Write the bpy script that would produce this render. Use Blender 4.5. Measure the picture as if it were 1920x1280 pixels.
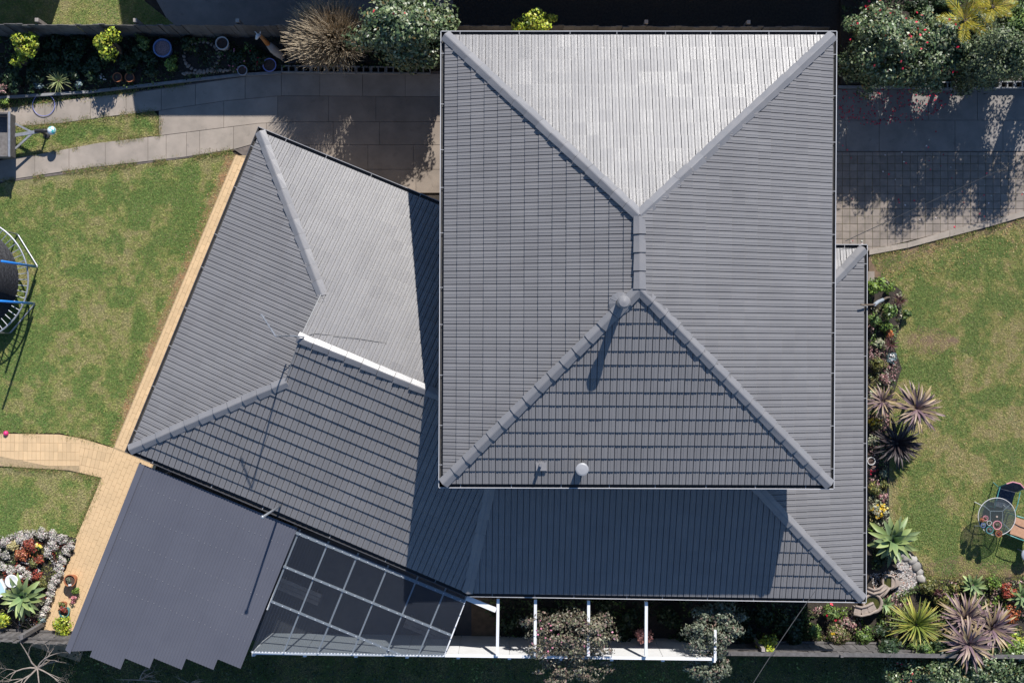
import bpy, math, random
import numpy as np
from mathutils import Vector, Matrix

# ------------------------------------------------------------------ camera, sky, sun
H = 36.8            # drone height above the lawn (m)
F = 2600.0          # focal length in photo pixels (1920 wide)
scene = bpy.context.scene
for o in list(bpy.data.objects):
    bpy.data.objects.remove(o)
COL = scene.collection

cam_d = bpy.data.cameras.new('camera'); cam_d.sensor_width = 36.0
cam_d.lens = 36.0 * F / 1920.0; cam_d.clip_end = 500.0
cam = bpy.data.objects.new('camera', cam_d); COL.objects.link(cam)
cam.location = (0, 0, H); cam.rotation_euler = (0, 0, 0)
scene.camera = cam

SUN_EL, SUN_AZ = math.radians(43.0), math.radians(18.0)     # azimuth east of north (+Y)
SUN = Vector((math.cos(SUN_EL) * math.sin(SUN_AZ), math.cos(SUN_EL) * math.cos(SUN_AZ), math.sin(SUN_EL)))
world = bpy.data.worlds.new('World'); scene.world = world; world.use_nodes = True
wn = world.node_tree
sky = wn.nodes.new('ShaderNodeTexSky'); sky.sky_type = 'NISHITA'; sky.sun_disc = False
sky.sun_elevation = SUN_EL; sky.sun_rotation = SUN_AZ
sky.air_density = 1.0; sky.dust_density = 0.0; sky.ozone_density = 6.0
bg = wn.nodes['Background']; bg.inputs['Strength'].default_value = 0.108
wn.links.new(sky.outputs['Color'], bg.inputs['Color'])
sun_d = bpy.data.lights.new('sun', 'SUN'); sun_d.energy = 4.9; sun_d.angle = math.radians(0.5)
sun_d.color = (1.0, 0.962, 0.91)
sun = bpy.data.objects.new('sun', sun_d); COL.objects.link(sun)
sun.location = (10, 30, 40); sun.rotation_euler = (-SUN).to_track_quat('-Z', 'Y').to_euler()
scene.view_settings.view_transform = 'Standard'; scene.view_settings.look = 'None'
scene.view_settings.exposure = 0.30; scene.view_settings.gamma = 1.0
scene.view_settings.use_curve_mapping = False

R = random.Random(7)
NR = np.random.default_rng(11)

# ------------------------------------------------------------------ helpers
def P(px, py, z=0.0):
    """photo pixel -> point of the place at height z"""
    k = (H - z) / F
    return Vector(((px - 960) * k, (640 - py) * k, z))
def P2(px, py, z=0.0):
    v = P(px, py, z); return Vector((v.x, v.y))
def mpp(z=0.0):
    return (H - z) / F

ORI = {}
def tag(o, label=None, cat=None, group=None, kind=None):
    if label: o['label'] = label
    if cat: o['category'] = cat
    if group: o['group'] = group
    if kind: o['kind'] = kind
    return o
def thing(name, label, cat, loc=(0, 0, 0), group=None):
    o = bpy.data.objects.new(name, None); COL.objects.link(o)
    o.empty_display_size = 0.1
    o.location = loc; ORI[o] = Vector(loc)
    return tag(o, label, cat, group)
def link_mesh(name, me, parent=None, origin=None):
    o = bpy.data.objects.new(name, me); COL.objects.link(o)
    if parent is not None:
        o.parent = parent; ORI[o] = ORI[parent].copy()
    else:
        o.location = origin if origin is not None else (0, 0, 0)
        ORI[o] = Vector(o.location)
    return o
def inst(name, me, parent, loc, rot=(0, 0, 0), scale=None):
    """a piece that shares mesh data, placed at a world point under its parent"""
    o = bpy.data.objects.new(name, me); COL.objects.link(o)
    o.parent = parent
    o.location = Vector(loc) - ORI[parent]; o.rotation_euler = rot
    if scale is not None: o.scale = scale
    return o

class MB:
    def __init__(s): s.v = []; s.f = []; s.c = []
    def quad(s, a, b, c, d):
        i = len(s.v); s.v += [tuple(a), tuple(b), tuple(c), tuple(d)]; s.f.append((i, i+1, i+2, i+3)); return s
    def poly(s, pts):
        i = len(s.v); s.v += [tuple(p) for p in pts]; s.f.append(tuple(range(i, i+len(pts)))); return s
    def box(s, c, size, rz=0.0):
        cx, cy, cz = c; hx, hy, hz = size[0]/2, size[1]/2, size[2]/2
        ca, sa = math.cos(rz), math.sin(rz); i = len(s.v)
        for dz in (-hz, hz):
            for dx, dy in ((-hx, -hy), (hx, -hy), (hx, hy), (-hx, hy)):
                s.v.append((cx + dx*ca - dy*sa, cy + dx*sa + dy*ca, cz + dz))
        for q in ((3, 2, 1, 0), (4, 5, 6, 7), (0, 1, 5, 4), (1, 2, 6, 5), (2, 3, 7, 6), (3, 0, 4, 7)):
            s.f.append(tuple(i + k for k in q))
        return s
    def beam(s, p0, p1, w, h):
        p0, p1 = Vector(p0), Vector(p1); d = (p1 - p0).normalized()
        up = Vector((0, 0, 1)) if abs(d.z) < 0.95 else Vector((0, 1, 0))
        sd = d.cross(up).normalized(); up = sd.cross(d)
        i = len(s.v)
        for p in (p0, p1):
            for a, b in ((-1, -1), (1, -1), (1, 1), (-1, 1)):
                s.v.append(tuple(p + sd*(a*w/2) + up*(b*h/2)))
        for q in ((0, 1, 2, 3), (7, 6, 5, 4), (0, 4, 5, 1), (1, 5, 6, 2), (2, 6, 7, 3), (3, 7, 4, 0)):
            s.f.append(tuple(i + k for k in q))
        return s
    def tube(s, pts, r, n=6, closed=False):
        pts = [Vector(p) for p in pts]; m = len(pts); i0 = len(s.v)
        rs = r if isinstance(r, (list, tuple)) else [r]*m
        prev = None
        for k, p in enumerate(pts):
            if closed: d = pts[(k+1) % m] - pts[k-1]
            else: d = pts[min(k+1, m-1)] - pts[max(k-1, 0)]
            d.normalize()
            if prev is None:
                a = Vector((0, 0, 1)) if abs(d.z) < 0.9 else Vector((1, 0, 0))
                u = d.cross(a).normalized()
            else:
                u = (prev - d*prev.dot(d)).normalized()
            prev = u; w = d.cross(u)
            for j in range(n):
                t = 2*math.pi*j/n
                s.v.append(tuple(p + (u*math.cos(t) + w*math.sin(t))*rs[k]))
        for k in range(m if closed else m-1):
            a, b = i0 + k*n, i0 + ((k+1) % m)*n
            for j in range(n):
                s.f.append((a+j, a+(j+1) % n, b+(j+1) % n, b+j))
        if not closed:
            s.f.append(tuple(i0 + j for j in reversed(range(n))))
            s.f.append(tuple(i0 + (m-1)*n + j for j in range(n)))
        return s
    def lathe(s, prof, c, n=20, ex=1.0, ey=1.0):
        i0 = len(s.v); m = len(prof)
        for r, z in prof:
            for j in range(n):
                t = 2*math.pi*j/n
                s.v.append((c[0] + r*ex*math.cos(t), c[1] + r*ey*math.sin(t), c[2] + z))
        for k in range(m-1):
            for j in range(n):
                a, b = i0 + k*n, i0 + (k+1)*n
                s.f.append((a+j, a+(j+1) % n, b+(j+1) % n, b+j))
        s.f.append(tuple(i0 + j for j in reversed(range(n))))
        s.f.append(tuple(i0 + (m-1)*n + j for j in range(n)))
        return s
    def prism(s, pts, z0, z1):
        n = len(pts); i = len(s.v)
        area = sum(pts[k][0]*pts[(k+1) % n][1] - pts[(k+1) % n][0]*pts[k][1] for k in range(n))
        if area < 0: pts = list(reversed(pts))
        for z in (z0, z1):
            for p in pts: s.v.append((p[0], p[1], z))
        s.f.append(tuple(i + k for k in reversed(range(n)))); s.f.append(tuple(i + n + k for k in range(n)))
        for k in range(n):
            s.f.append((i+k, i+(k+1) % n, i+n+(k+1) % n, i+n+k))
        return s
    def blob(s, c, rad, n=8, m=5, jit=0.0, rng=R):
        i0 = len(s.v)
        for k in range(1, m):
            ph = math.pi*k/m
            for j in range(n):
                t = 2*math.pi*j/n; q = 1 + rng.uniform(-jit, jit)
                s.v.append((c[0] + rad[0]*q*math.sin(ph)*math.cos(t), c[1] + rad[1]*q*math.sin(ph)*math.sin(t), c[2] + rad[2]*q*math.cos(ph)))
        top = len(s.v); s.v.append((c[0], c[1], c[2] + rad[2])); s.v.append((c[0], c[1], c[2] - rad[2]))
        for k in range(m-2):
            for j in range(n):
                a, b = i0 + k*n, i0 + (k+1)*n
                s.f.append((a+j, b+j, b+(j+1) % n, a+(j+1) % n))
        for j in range(n):
            s.f.append((top, i0+j, i0+(j+1) % n)); s.f.append((top+1, i0+(m-2)*n+(j+1) % n, i0+(m-2)*n+j))
        return s
    def mesh(s, name, mat, off=(0, 0, 0), smooth=False):
        me = bpy.data.meshes.new(name)
        me.from_pydata([(x-off[0], y-off[1], z-off[2]) for x, y, z in s.v], [], s.f)
        if s.c:
            a = me.color_attributes.new('Col', 'FLOAT_COLOR', 'POINT')
            a.data.foreach_set('color', np.array(s.c, dtype=np.float32).ravel())
        if mat: me.materials.append(mat)
        if smooth: me.polygons.foreach_set('use_smooth', [True]*len(me.polygons))
        me.update(); return me
    def part(s, name, mat, parent, smooth=False):
        return link_mesh(name, s.mesh(name, mat, ORI[parent], smooth), parent)
    def solo(s, name, mat, origin, label=None, cat=None, group=None, kind=None, smooth=False):
        o = link_mesh(name, s.mesh(name, mat, origin, smooth), None, origin)
        return tag(o, label, cat, group, kind)

def np_mesh(name, V, k, col, mat, off):
    """V (n*k,3): polygons of k fresh vertices each; col (n*k,3)"""
    me = bpy.data.meshes.new(name)
    n = len(V); m = n//k
    me.vertices.add(n); me.vertices.foreach_set('co', (V - np.array(off)).astype(np.float32).ravel())
    me.loops.add(n); me.loops.foreach_set('vertex_index', np.arange(n, dtype=np.int32))
    me.polygons.add(m); me.polygons.foreach_set('loop_start', np.arange(0, n, k, dtype=np.int32))
    me.update(calc_edges=True)
    if col is not None:
        a = me.color_attributes.new('Col', 'FLOAT_COLOR', 'POINT')
        rgba = np.ones((n, 4), dtype=np.float32); rgba[:, :3] = col
        a.data.foreach_set('color', rgba.ravel())
    me.materials.append(mat); return me

def clip_poly(pts, poly):
    """Sutherland-Hodgman against a convex CCW polygon (2D tuples)"""
    out = pts
    n = len(poly)
    for i in range(n):
        ax, ay = poly[i]; bx, by = poly[(i+1) % n]
        ex, ey = bx-ax, by-ay
        inp = out; out = []
        if not inp: return []
        d = [ex*(p[1]-ay) - ey*(p[0]-ax) for p in inp]
        for k in range(len(inp)):
            p, q = inp[k-1], inp[k]; dp, dq = d[k-1], d[k]
            if dq >= 0:
                if dp < 0:
                    t = dp/(dp-dq); out.append((p[0]+(q[0]-p[0])*t, p[1]+(q[1]-p[1])*t))
                out.append(q)
            elif dp >= 0:
                t = dp/(dp-dq); out.append((p[0]+(q[0]-p[0])*t, p[1]+(q[1]-p[1])*t))
    return out
def ccw(poly):
    n = len(poly)
    a = sum(poly[i][0]*poly[(i+1) % n][1] - poly[(i+1) % n][0]*poly[i][1] for i in range(n))
    return list(poly) if a > 0 else list(reversed(poly))
def inside_convex(p, poly, m=0.0):
    n = len(poly)
    for i in range(n):
        ax, ay = poly[i]; bx, by = poly[(i+1) % n]
        L = math.hypot(bx-ax, by-ay)
        if ((bx-ax)*(p[1]-ay) - (by-ay)*(p[0]-ax))/L < m: return False
    return True
def inpoly_np(X, Y, poly):
    r = np.zeros(X.shape, bool); n = len(poly); j = n-1
    for i in range(n):
        xi, yi = poly[i]; xj, yj = poly[j]
        c = ((yi > Y) != (yj > Y)) & (X < (xj-xi)*(Y-yi)/(yj-yi+1e-12)+xi)
        r ^= c; j = i
    return r
class VNoise:
    def __init__(s, seed): s.g = np.random.default_rng(seed).random((257, 257))
    def __call__(s, X, Y, sc):
        x, y = X*sc+1000.3, Y*sc+1000.7
        i, j = np.floor(x).astype(int), np.floor(y).astype(int); fx, fy = x-i, y-j
        fx, fy = fx*fx*(3-2*fx), fy*fy*(3-2*fy)
        g = s.g; a, b = i % 256, j % 256
        return (g[a, b]*(1-fx)*(1-fy)+g[a+1, b]*fx*(1-fy)+g[a, b+1]*(1-fx)*fy+g[a+1, b+1]*fx*fy)

# ------------------------------------------------------------------ materials
def mat(name, col, rough=0.7, metal=0.0, col2=None, scale=6.0, detail=4.0, bump=0.0, bscale=40.0,
        piece=0.0, spec=0.5, attr=False, rough2=None, lo=0.35, hi=0.65, coord='pos', stain=None):
    m = bpy.data.materials.new(name); m.use_nodes = True
    nt = m.node_tree; N = nt.nodes; L = nt.links
    b = N['Principled BSDF']
    b.inputs['Roughness'].default_value = rough; b.inputs['Metallic'].default_value = metal
    b.inputs['Specular IOR Level'].default_value = spec
    geo = N.new('ShaderNodeNewGeometry'); pos = geo.outputs['Position']
    def noise(sc, de=4.0, ro=0.6):
        t = N.new('ShaderNodeTexNoise'); t.inputs['Scale'].default_value = sc
        t.inputs['Detail'].default_value = de; t.inputs['Roughness'].default_value = ro
        L.new(pos, t.inputs['Vector']); return t.outputs['Fac']
    def ramp(f, a, c):
        r = N.new('ShaderNodeMapRange'); r.inputs['From Min'].default_value = a; r.inputs['From Max'].default_value = c
        L.new(f, r.inputs['Value']); return r.outputs['Result']
    def mix(f, A, B, mode='MIX'):
        x = N.new('ShaderNodeMix'); x.data_type = 'RGBA'; x.blend_type = mode
        if isinstance(f, float): x.inputs['Factor'].default_value = f
        else: L.new(f, x.inputs['Factor'])
        for s, q in ((6, A), (7, B)):
            if isinstance(q, tuple): x.inputs[s].default_value = (*q, 1)
            else: L.new(q, x.inputs[s])
        return x.outputs[2]
    if attr:
        a = N.new('ShaderNodeAttribute'); a.attribute_name = 'Col'; c = a.outputs['Color']
    else:
        c = tuple(col)
    if col2 is not None:
        c = mix(ramp(noise(scale, detail), lo, hi), c, tuple(col2))
    if stain is not None:
        c = mix(ramp(noise(stain[1], 6, 0.7), stain[2], stain[3]), c, tuple(stain[0]))
    if piece > 0:
        oi = N.new('ShaderNodeObjectInfo'); at = N.new('ShaderNodeAttribute'); at.attribute_name = 'rnd'
        ad = N.new('ShaderNodeMath'); ad.operation = 'ADD'
        L.new(oi.outputs['Random'], ad.inputs[0]); L.new(at.outputs['Fac'], ad.inputs[1])
        fr = N.new('ShaderNodeMath'); fr.operation = 'FRACT'; L.new(ad.outputs[0], fr.inputs[0])
        mr = N.new('ShaderNodeMapRange'); mr.inputs['To Min'].default_value = 1-piece; mr.inputs['To Max'].default_value = 1+piece
        L.new(fr.outputs[0], mr.inputs['Value'])
        cc = N.new('ShaderNodeCombineColor')
        for s in range(3): L.new(mr.outputs['Result'], cc.inputs[s])
        c = mix(1.0, c, cc.outputs[0], 'MULTIPLY')
        if rough2 is not None:
            m2 = N.new('ShaderNodeMapRange'); m2.inputs['To Min'].default_value = rough; m2.inputs['To Max'].default_value = rough2
            n2 = N.new('ShaderNodeMath'); n2.operation = 'ADD'; L.new(fr.outputs[0], n2.inputs[0]); L.new(noise(9.0), n2.inputs[1])
            hf = N.new('ShaderNodeMath'); hf.operation = 'MULTIPLY'; hf.inputs[1].default_value = 0.5; L.new(n2.outputs[0], hf.inputs[0])
            L.new(hf.outputs[0], m2.inputs['Value']); L.new(m2.outputs['Result'], b.inputs['Roughness'])
    if isinstance(c, tuple): b.inputs['Base Color'].default_value = (*c, 1)
    else: L.new(c, b.inputs['Base Color'])
    if bump > 0:
        bp = N.new('ShaderNodeBump'); bp.inputs['Strength'].default_value = 1.0; bp.inputs['Distance'].default_value = bump
        L.new(noise(bscale, 5, 0.65), bp.inputs['Height']); L.new(bp.outputs['Normal'], b.inputs['Normal'])
    return m

def clear_mat(name, tint, body, fac, rough=0.15, ribs=False):
    m = bpy.data.materials.new(name); m.use_nodes = True; nt = m.node_tree; N = nt.nodes; L = nt.links
    b = N['Principled BSDF']; b.inputs['Base Color'].default_value = (*body, 1); b.inputs['Roughness'].default_value = rough
    t = N.new('ShaderNodeBsdfTransparent'); t.inputs['Color'].default_value = (*tint, 1)
    x = N.new('ShaderNodeMixShader'); x.inputs['Fac'].default_value = fac
    if ribs:
        lw = N.new('ShaderNodeLayerWeight'); lw.inputs['Blend'].default_value = 0.5
        mr = N.new('ShaderNodeMapRange'); mr.inputs['From Max'].default_value = 0.6; mr.inputs['To Min'].default_value = fac*.5; mr.inputs['To Max'].default_value = min(1, fac+.30)
        L.new(lw.outputs['Facing'], mr.inputs['Value']); L.new(mr.outputs['Result'], x.inputs['Fac'])
    L.new(t.outputs[0], x.inputs[1]); L.new(b.outputs[0], x.inputs[2]); L.new(x.outputs[0], N['Material Output'].inputs['Surface'])
    return m

m_tile = mat('roof_tile_paint', (0.190, 0.183, 0.183), 0.25, col2=(0.206, 0.199, 0.199), scale=1.1, piece=0.035, rough2=0.38, spec=0.27,
             bump=0.0026, bscale=95, stain=((0.24, 0.24, 0.24), 60.0, 0.62, 0.80))
m_cap = mat('ridge_cap_paint', (0.222, 0.214, 0.215), 0.26, piece=0.05, rough2=0.36, spec=0.32, col2=(0.195, 0.193, 0.20), scale=3, bump=0.001, bscale=150)
m_gut = mat('gutter_inside_shade', (0.035, 0.035, 0.038), 0.6, col2=(0.06, 0.055, 0.05), scale=4)  # near-black colour stands for the shade inside the channel
m_lip = mat('gutter_lip_white', (0.50, 0.50, 0.51), 0.4)
m_lipdark = mat('gutter_lip_dark', (0.07, 0.07, 0.078), 0.45)
m_fascia = mat('fascia_grey', (0.16, 0.165, 0.17), 0.5)
m_fascia_l = mat('pale_grey_paint', (0.30, 0.30, 0.31), 0.45)
m_wall = mat('cream_wall', (0.42, 0.36, 0.28), 0.85, col2=(0.36, 0.30, 0.23), scale=5, bump=0.003)
m_metal_dark = mat('painted_steel_dark', (0.100, 0.102, 0.124), 0.42, col2=(0.112, 0.114, 0.136), scale=0.7, stain=((0.22, 0.22, 0.23), 22.0, 0.70, 0.80), piece=0.02, spec=0.35)
m_galv = mat('galvanised_steel', (0.42, 0.43, 0.45), 0.4, metal=0.55, col2=(0.32, 0.33, 0.35), scale=12)
m_white = mat('white_paint', (0.80, 0.80, 0.80), 0.5, col2=(0.74, 0.74, 0.73), scale=3, stain=((0.55, 0.53, 0.48), 8, 0.66, 0.85))
m_poly = clear_mat('polycarbonate_grey', (0.62, 0.66, 0.69), (0.09, 0.105, 0.14), 0.18, 0.25, True)
m_deck = mat('dark_slate', (0.045, 0.047, 0.055), 0.7, col2=(0.075, 0.07, 0.07), scale=3)
m_glass = clear_mat('table_glass', (0.70, 0.74, 0.75), (0.16, 0.18, 0.19), 0.16, 0.06)
m_screw = mat('screw_cap', (0.75, 0.76, 0.78), 0.3, metal=0.3)
m_soil = mat('soil', (0.055, 0.042, 0.032), 0.95, col2=(0.03, 0.025, 0.02), scale=9, bump=0.02, bscale=30)
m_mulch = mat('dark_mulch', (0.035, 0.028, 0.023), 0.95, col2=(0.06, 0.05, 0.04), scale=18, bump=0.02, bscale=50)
m_earth = mat('bare_earth', (0.20, 0.13, 0.08), 0.95, col2=(0.12, 0.085, 0.055), scale=7, bump=0.01, bscale=60)
m_dryearth = mat('dry_orange_earth', (0.33, 0.185, 0.085), 0.95, col2=(0.20, 0.13, 0.075), scale=6, bump=0.01, bscale=60)
m_turf = mat('turf_base', (0.16, 0.17, 0.055), 0.95, col2=(0.22, 0.195, 0.095), scale=1.7, bump=0.012, bscale=70, lo=0.42, hi=0.7)
m_turfdark = mat('turf_shade_darkened', (0.055, 0.08, 0.028), 0.95, col2=(0.09, 0.085, 0.045), scale=2.5, bump=0.012, bscale=60)  # turf copy with the south fence's shade put into its colour
m_blade = mat('grass_blades', (0.1, 0.12, 0.04), 0.65, attr=True, spec=0.25)
m_conc = mat('path_concrete', (0.355, 0.30, 0.25), 0.85, col2=(0.265, 0.228, 0.19), scale=1.6, piece=0.07, bump=0.003, bscale=60, stain=((0.17, 0.15, 0.13), 4.5, 0.60, 0.82))
m_conc2 = mat('drive_concrete', (0.26, 0.235, 0.215), 0.85, col2=(0.20, 0.185, 0.17), scale=2.2, piece=0.05, bump=0.003, bscale=60, stain=((0.13, 0.115, 0.1), 5, 0.6, 0.85))
m_jointc = mat('concrete_joint', (0.12, 0.10, 0.085), 0.95, col2=(0.18, 0.15, 0.13), scale=9)
m_concshade = mat('brown_shade_concrete', (0.26, 0.215, 0.175), 0.85, col2=(0.20, 0.165, 0.135), scale=1.8, piece=0.05, bump=0.003, bscale=60, stain=((0.13, 0.105, 0.085), 4.0, 0.58, 0.82))  # brown concrete, colour darkened to carry the shade on the driveway
m_paver = mat('grey_paver', (0.26, 0.218, 0.185), 0.9, col2=(0.205, 0.174, 0.148), scale=5, piece=0.13, bump=0.003, bscale=70, stain=((0.14, 0.12, 0.10), 9, 0.62, 0.85))
m_brick = mat('cream_paver_brick', (0.64, 0.445, 0.25), 0.85, col2=(0.57, 0.40, 0.225), scale=2.5, piece=0.09, bump=0.003, bscale=90, stain=((0.40, 0.29, 0.18), 7, 0.66, 0.85))
m_sand = mat('joint_sand', (0.44, 0.32, 0.18), 0.95, col2=(0.32, 0.235, 0.14), scale=20)
m_moss = mat('mossy_joint', (0.15, 0.12, 0.065), 0.95, col2=(0.09, 0.095, 0.035), scale=5)
m_block = mat('concrete_block', (0.27, 0.27, 0.27), 0.9, col2=(0.2, 0.2, 0.2), scale=10, bump=0.003, bscale=80)
m_timber = mat('weathered_timber', (0.15, 0.14, 0.135), 0.85, col2=(0.10, 0.092, 0.088), scale=11, piece=0.25, bump=0.003, bscale=45)
m_timber_l = mat('pale_timber', (0.40, 0.35, 0.31), 0.8, col2=(0.30, 0.26, 0.23), scale=8, piece=0.15)
m_leaf = mat('leaf', (0.05, 0.08, 0.03), 0.45, attr=True, spec=0.4)
m_leafgloss = mat('glossy_leaf', (0.05, 0.08, 0.03), 0.40, attr=True, spec=0.5)
m_petal = mat('petal', (0.5, 0.1, 0.1), 0.6, attr=True, spec=0.3)
m_strap = mat('strap_leaf', (0.1, 0.1, 0.1), 0.48, attr=True, piece=0.22, spec=0.45)
m_bark = mat('bark', (0.17, 0.125, 0.09), 0.9, col2=(0.10, 0.075, 0.055), scale=14, bump=0.004)
m_twig = mat('dry_twig', (0.60, 0.50, 0.36), 0.8, col2=(0.42, 0.34, 0.24), scale=6)
m_palebark = mat('pale_bark', (0.36, 0.30, 0.25), 0.85, col2=(0.22, 0.18, 0.15), scale=8)
m_terra = mat('terracotta', (0.42, 0.15, 0.065), 0.8, col2=(0.34, 0.12, 0.055), scale=9)
m_potsoil = mat('potting_mix', (0.06, 0.04, 0.03), 0.95, col2=(0.1, 0.06, 0.05), scale=30)
m_bluepot = mat('blue_glaze', (0.16, 0.24, 0.46), 0.35)
m_whitepot = mat('white_plastic', (0.62, 0.6, 0.58), 0.45)
m_greypot = mat('grey_rim', (0.35, 0.38, 0.42), 0.5)
m_teal = mat('teal_paint', (0.07, 0.27, 0.26), 0.4)
m_pinkpot = mat('pink_pot', (0.62, 0.26, 0.30), 0.5)
m_black = mat('black_rubber', (0.018, 0.018, 0.02), 0.6)
m_blackmat = mat('trampoline_mat', (0.03, 0.03, 0.033), 0.55, col2=(0.045, 0.045, 0.05), scale=2, bump=0.003, bscale=18)
m_blue = mat('blue_foam', (0.02, 0.22, 0.68), 0.5)
m_hoop = mat('hoop_plastic', (0.20, 0.22, 0.50), 0.3)
m_ball = mat('ball_panels', (0.75, 0.78, 0.78), 0.35, col2=(0.05, 0.42, 0.42), scale=9, lo=0.52, hi=0.56)
m_pink = mat('pink_ball', (0.72, 0.04, 0.18), 0.35)
m_stone = mat('river_stone', (0.36, 0.34, 0.31), 0.8, col2=(0.28, 0.25, 0.22), scale=14, piece=0.3)
m_pebble = mat('pebble', (0.4, 0.4, 0.4), 0.75, attr=True)
m_fount = mat('cast_stone', (0.36, 0.29, 0.24), 0.85, col2=(0.27, 0.22, 0.185), scale=12, bump=0.003, bscale=70)
m_water = mat('green_water', (0.075, 0.075, 0.015), 0.08, col2=(0.04, 0.045, 0.012), scale=10)
m_palewater = mat('pale_water', (0.45, 0.62, 0.66), 0.1)
m_navy = mat('navy_fabric', (0.035, 0.045, 0.075), 0.75, col2=(0.09, 0.095, 0.11), scale=18, lo=0.5, hi=0.55)
m_tan = mat('tan_fabric', (0.46, 0.26, 0.16), 0.8, col2=(0.38, 0.21, 0.13), scale=12)
m_wire = mat('cable', (0.06, 0.06, 0.065), 0.5)
m_orange = mat('orange_paint', (0.50, 0.20, 0.05), 0.6, col2=(0.40, 0.16, 0.05), scale=14)
m_tile2 = mat('neighbour_tile', (0.2, 0.12, 0.09), 0.8)

# ------------------------------------------------------------------ ground sheets
def sheet(name, pts, z, m, kind='structure', world_pts=False):
    pp = [(p[0], p[1]) for p in (pts if world_pts else [P2(*q) for q in pts])]
    pp = ccw(pp)
    return MB().poly([(x, y, z) for x, y in pp]).solo(name, m, (0, 0, 0), kind=kind)
ground = sheet('ground', [(-150, -150), (150, -150), (150, 150), (-150, 150)], -0.03, m_soil, world_pts=True)

LAWN_W = [(-70, 360), (0, 345), (21, 340), (159, 319), (345, 298), (436, 284), (441, 292), (330, 560), (213, 838), (165, 822), (110, 811), (0, 810), (-70, 810)]
LAWN_SW = [(-70, 876), (0, 876), (130, 882), (192, 896), (165, 960), (145, 1008), (95, 996), (45, 998), (0, 1010), (-70, 1025)]
LAWN_E = [(1629, 478), (1700, 466), (1790, 445), (1860, 427), (1920, 407), (2000, 385), (2000, 1078), (1920, 1080), (1840, 1084), (1745, 1086), (1728, 1060),
          (1710, 1042), (1690, 1020), (1666, 960), (1666, 880), (1668, 760), (1690, 690), (1676, 650), (1690, 600), (1690, 545), (1655, 520), (1640, 500)]
PATCH_NW = [(12, 236), (120, 228), (215, 216), (290, 210), (298, 222), (302, 252), (186, 270), (66, 293), (8, 301)]
LAWN_N = [(-70, -40), (245, -40), (268, 0), (325, 45), (325, 66), (-70, 66)]
LAWN_S = [(-80, 1190), (120, 1195), (470, 1200), (840, 1202), (1340, 1206), (2000, 1212), (2000, 1330), (-80, 1330)]
sheet('lawn_west', LAWN_W, 0.0, m_turf); sheet('lawn_corner', LAWN_SW, 0.0, m_turf)
sheet('lawn_east', LAWN_E, 0.0, m_turf); sheet('lawn_strip', PATCH_NW, 0.0, m_turf)
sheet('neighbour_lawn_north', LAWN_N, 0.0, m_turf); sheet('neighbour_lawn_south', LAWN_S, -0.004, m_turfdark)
sheet('neighbour_drive', [(270, -40), (1640, -40), (1640, 30), (860, 34), (330, 66)], -0.008, m_conc2)
sheet('neighbour_soil_shade', [(850, -40), (1640, -40), (1640, 80), (850, 80)], -0.003, m_mulch)  # dark soil sheet over the drive, its near-black tone standing in for shade
sheet('bare_earth_strip', [(446, 290), (219, 840), (203, 829), (255, 700), (312, 572), (360, 445), (404, 345), (424, 289)], 0.004, m_dryearth)
sheet('bare_earth_drive_edge', [(1629, 477), (1700, 464), (1790, 443), (1920, 405), (1920, 418), (1800, 455), (1720, 485), (1660, 520), (1629, 525)], 0.004, m_earth)
sheet('bare_earth_patch', [(1700, 640), (1722, 610), (1770, 618), (1800, 640), (1760, 665), (1715, 660)], 0.004, m_earth)
sheet('bare_earth_bed_edge', [(1735, 1058), (1790, 1040), (1860, 1055), (1925, 1060), (1925, 1085), (1745, 1090)], 0.004, m_earth)

# raised beds
def bed(name, pts, z1, m):
    MB().prism([P2(*q) for q in pts], -0.02, z1).solo(name, m, (0, 0, 0), kind='structure')
BED_NW = [(-70, 70), (520, 70), (822, 72), (822, 130), (560, 130), (500, 131), (359, 152), (255, 166), (167, 173), (0, 182), (-70, 186)]
bed('garden_bed_north', BED_NW, 0.08, m_mulch)
bed('garden_bed_north_east', [(1575, -40), (2000, -40), (2000, 160), (1575, 160)], 0.08, m_mulch)
bed('garden_bed_east', [(1560, 520), (1655, 520), (1690, 545), (1690, 600), (1676, 650), (1690, 690), (1668, 760), (1666, 960), (1690, 1020), (1700, 1050), (1640, 1090), (1560, 1090)], 0.035, m_soil)
bed('garden_bed_south_east', [(1500, 1090), (1640, 1090), (1720, 1082), (1745, 1086), (1840, 1084), (1920, 1080), (2000, 1078), (2000, 1208), (1500, 1206)], 0.03, m_soil)
bed('garden_bed_pergola', [(884, 1100), (1499, 1110), (1499, 1206), (884, 1202)], 0.02, m_mulch)
bed('garden_bed_corner', [(-70, 1027), (0, 1012), (45, 1000), (95, 998), (145, 1010), (140, 1030), (78, 1168), (60, 1200), (-70, 1195)], 0.05, m_soil)

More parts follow.
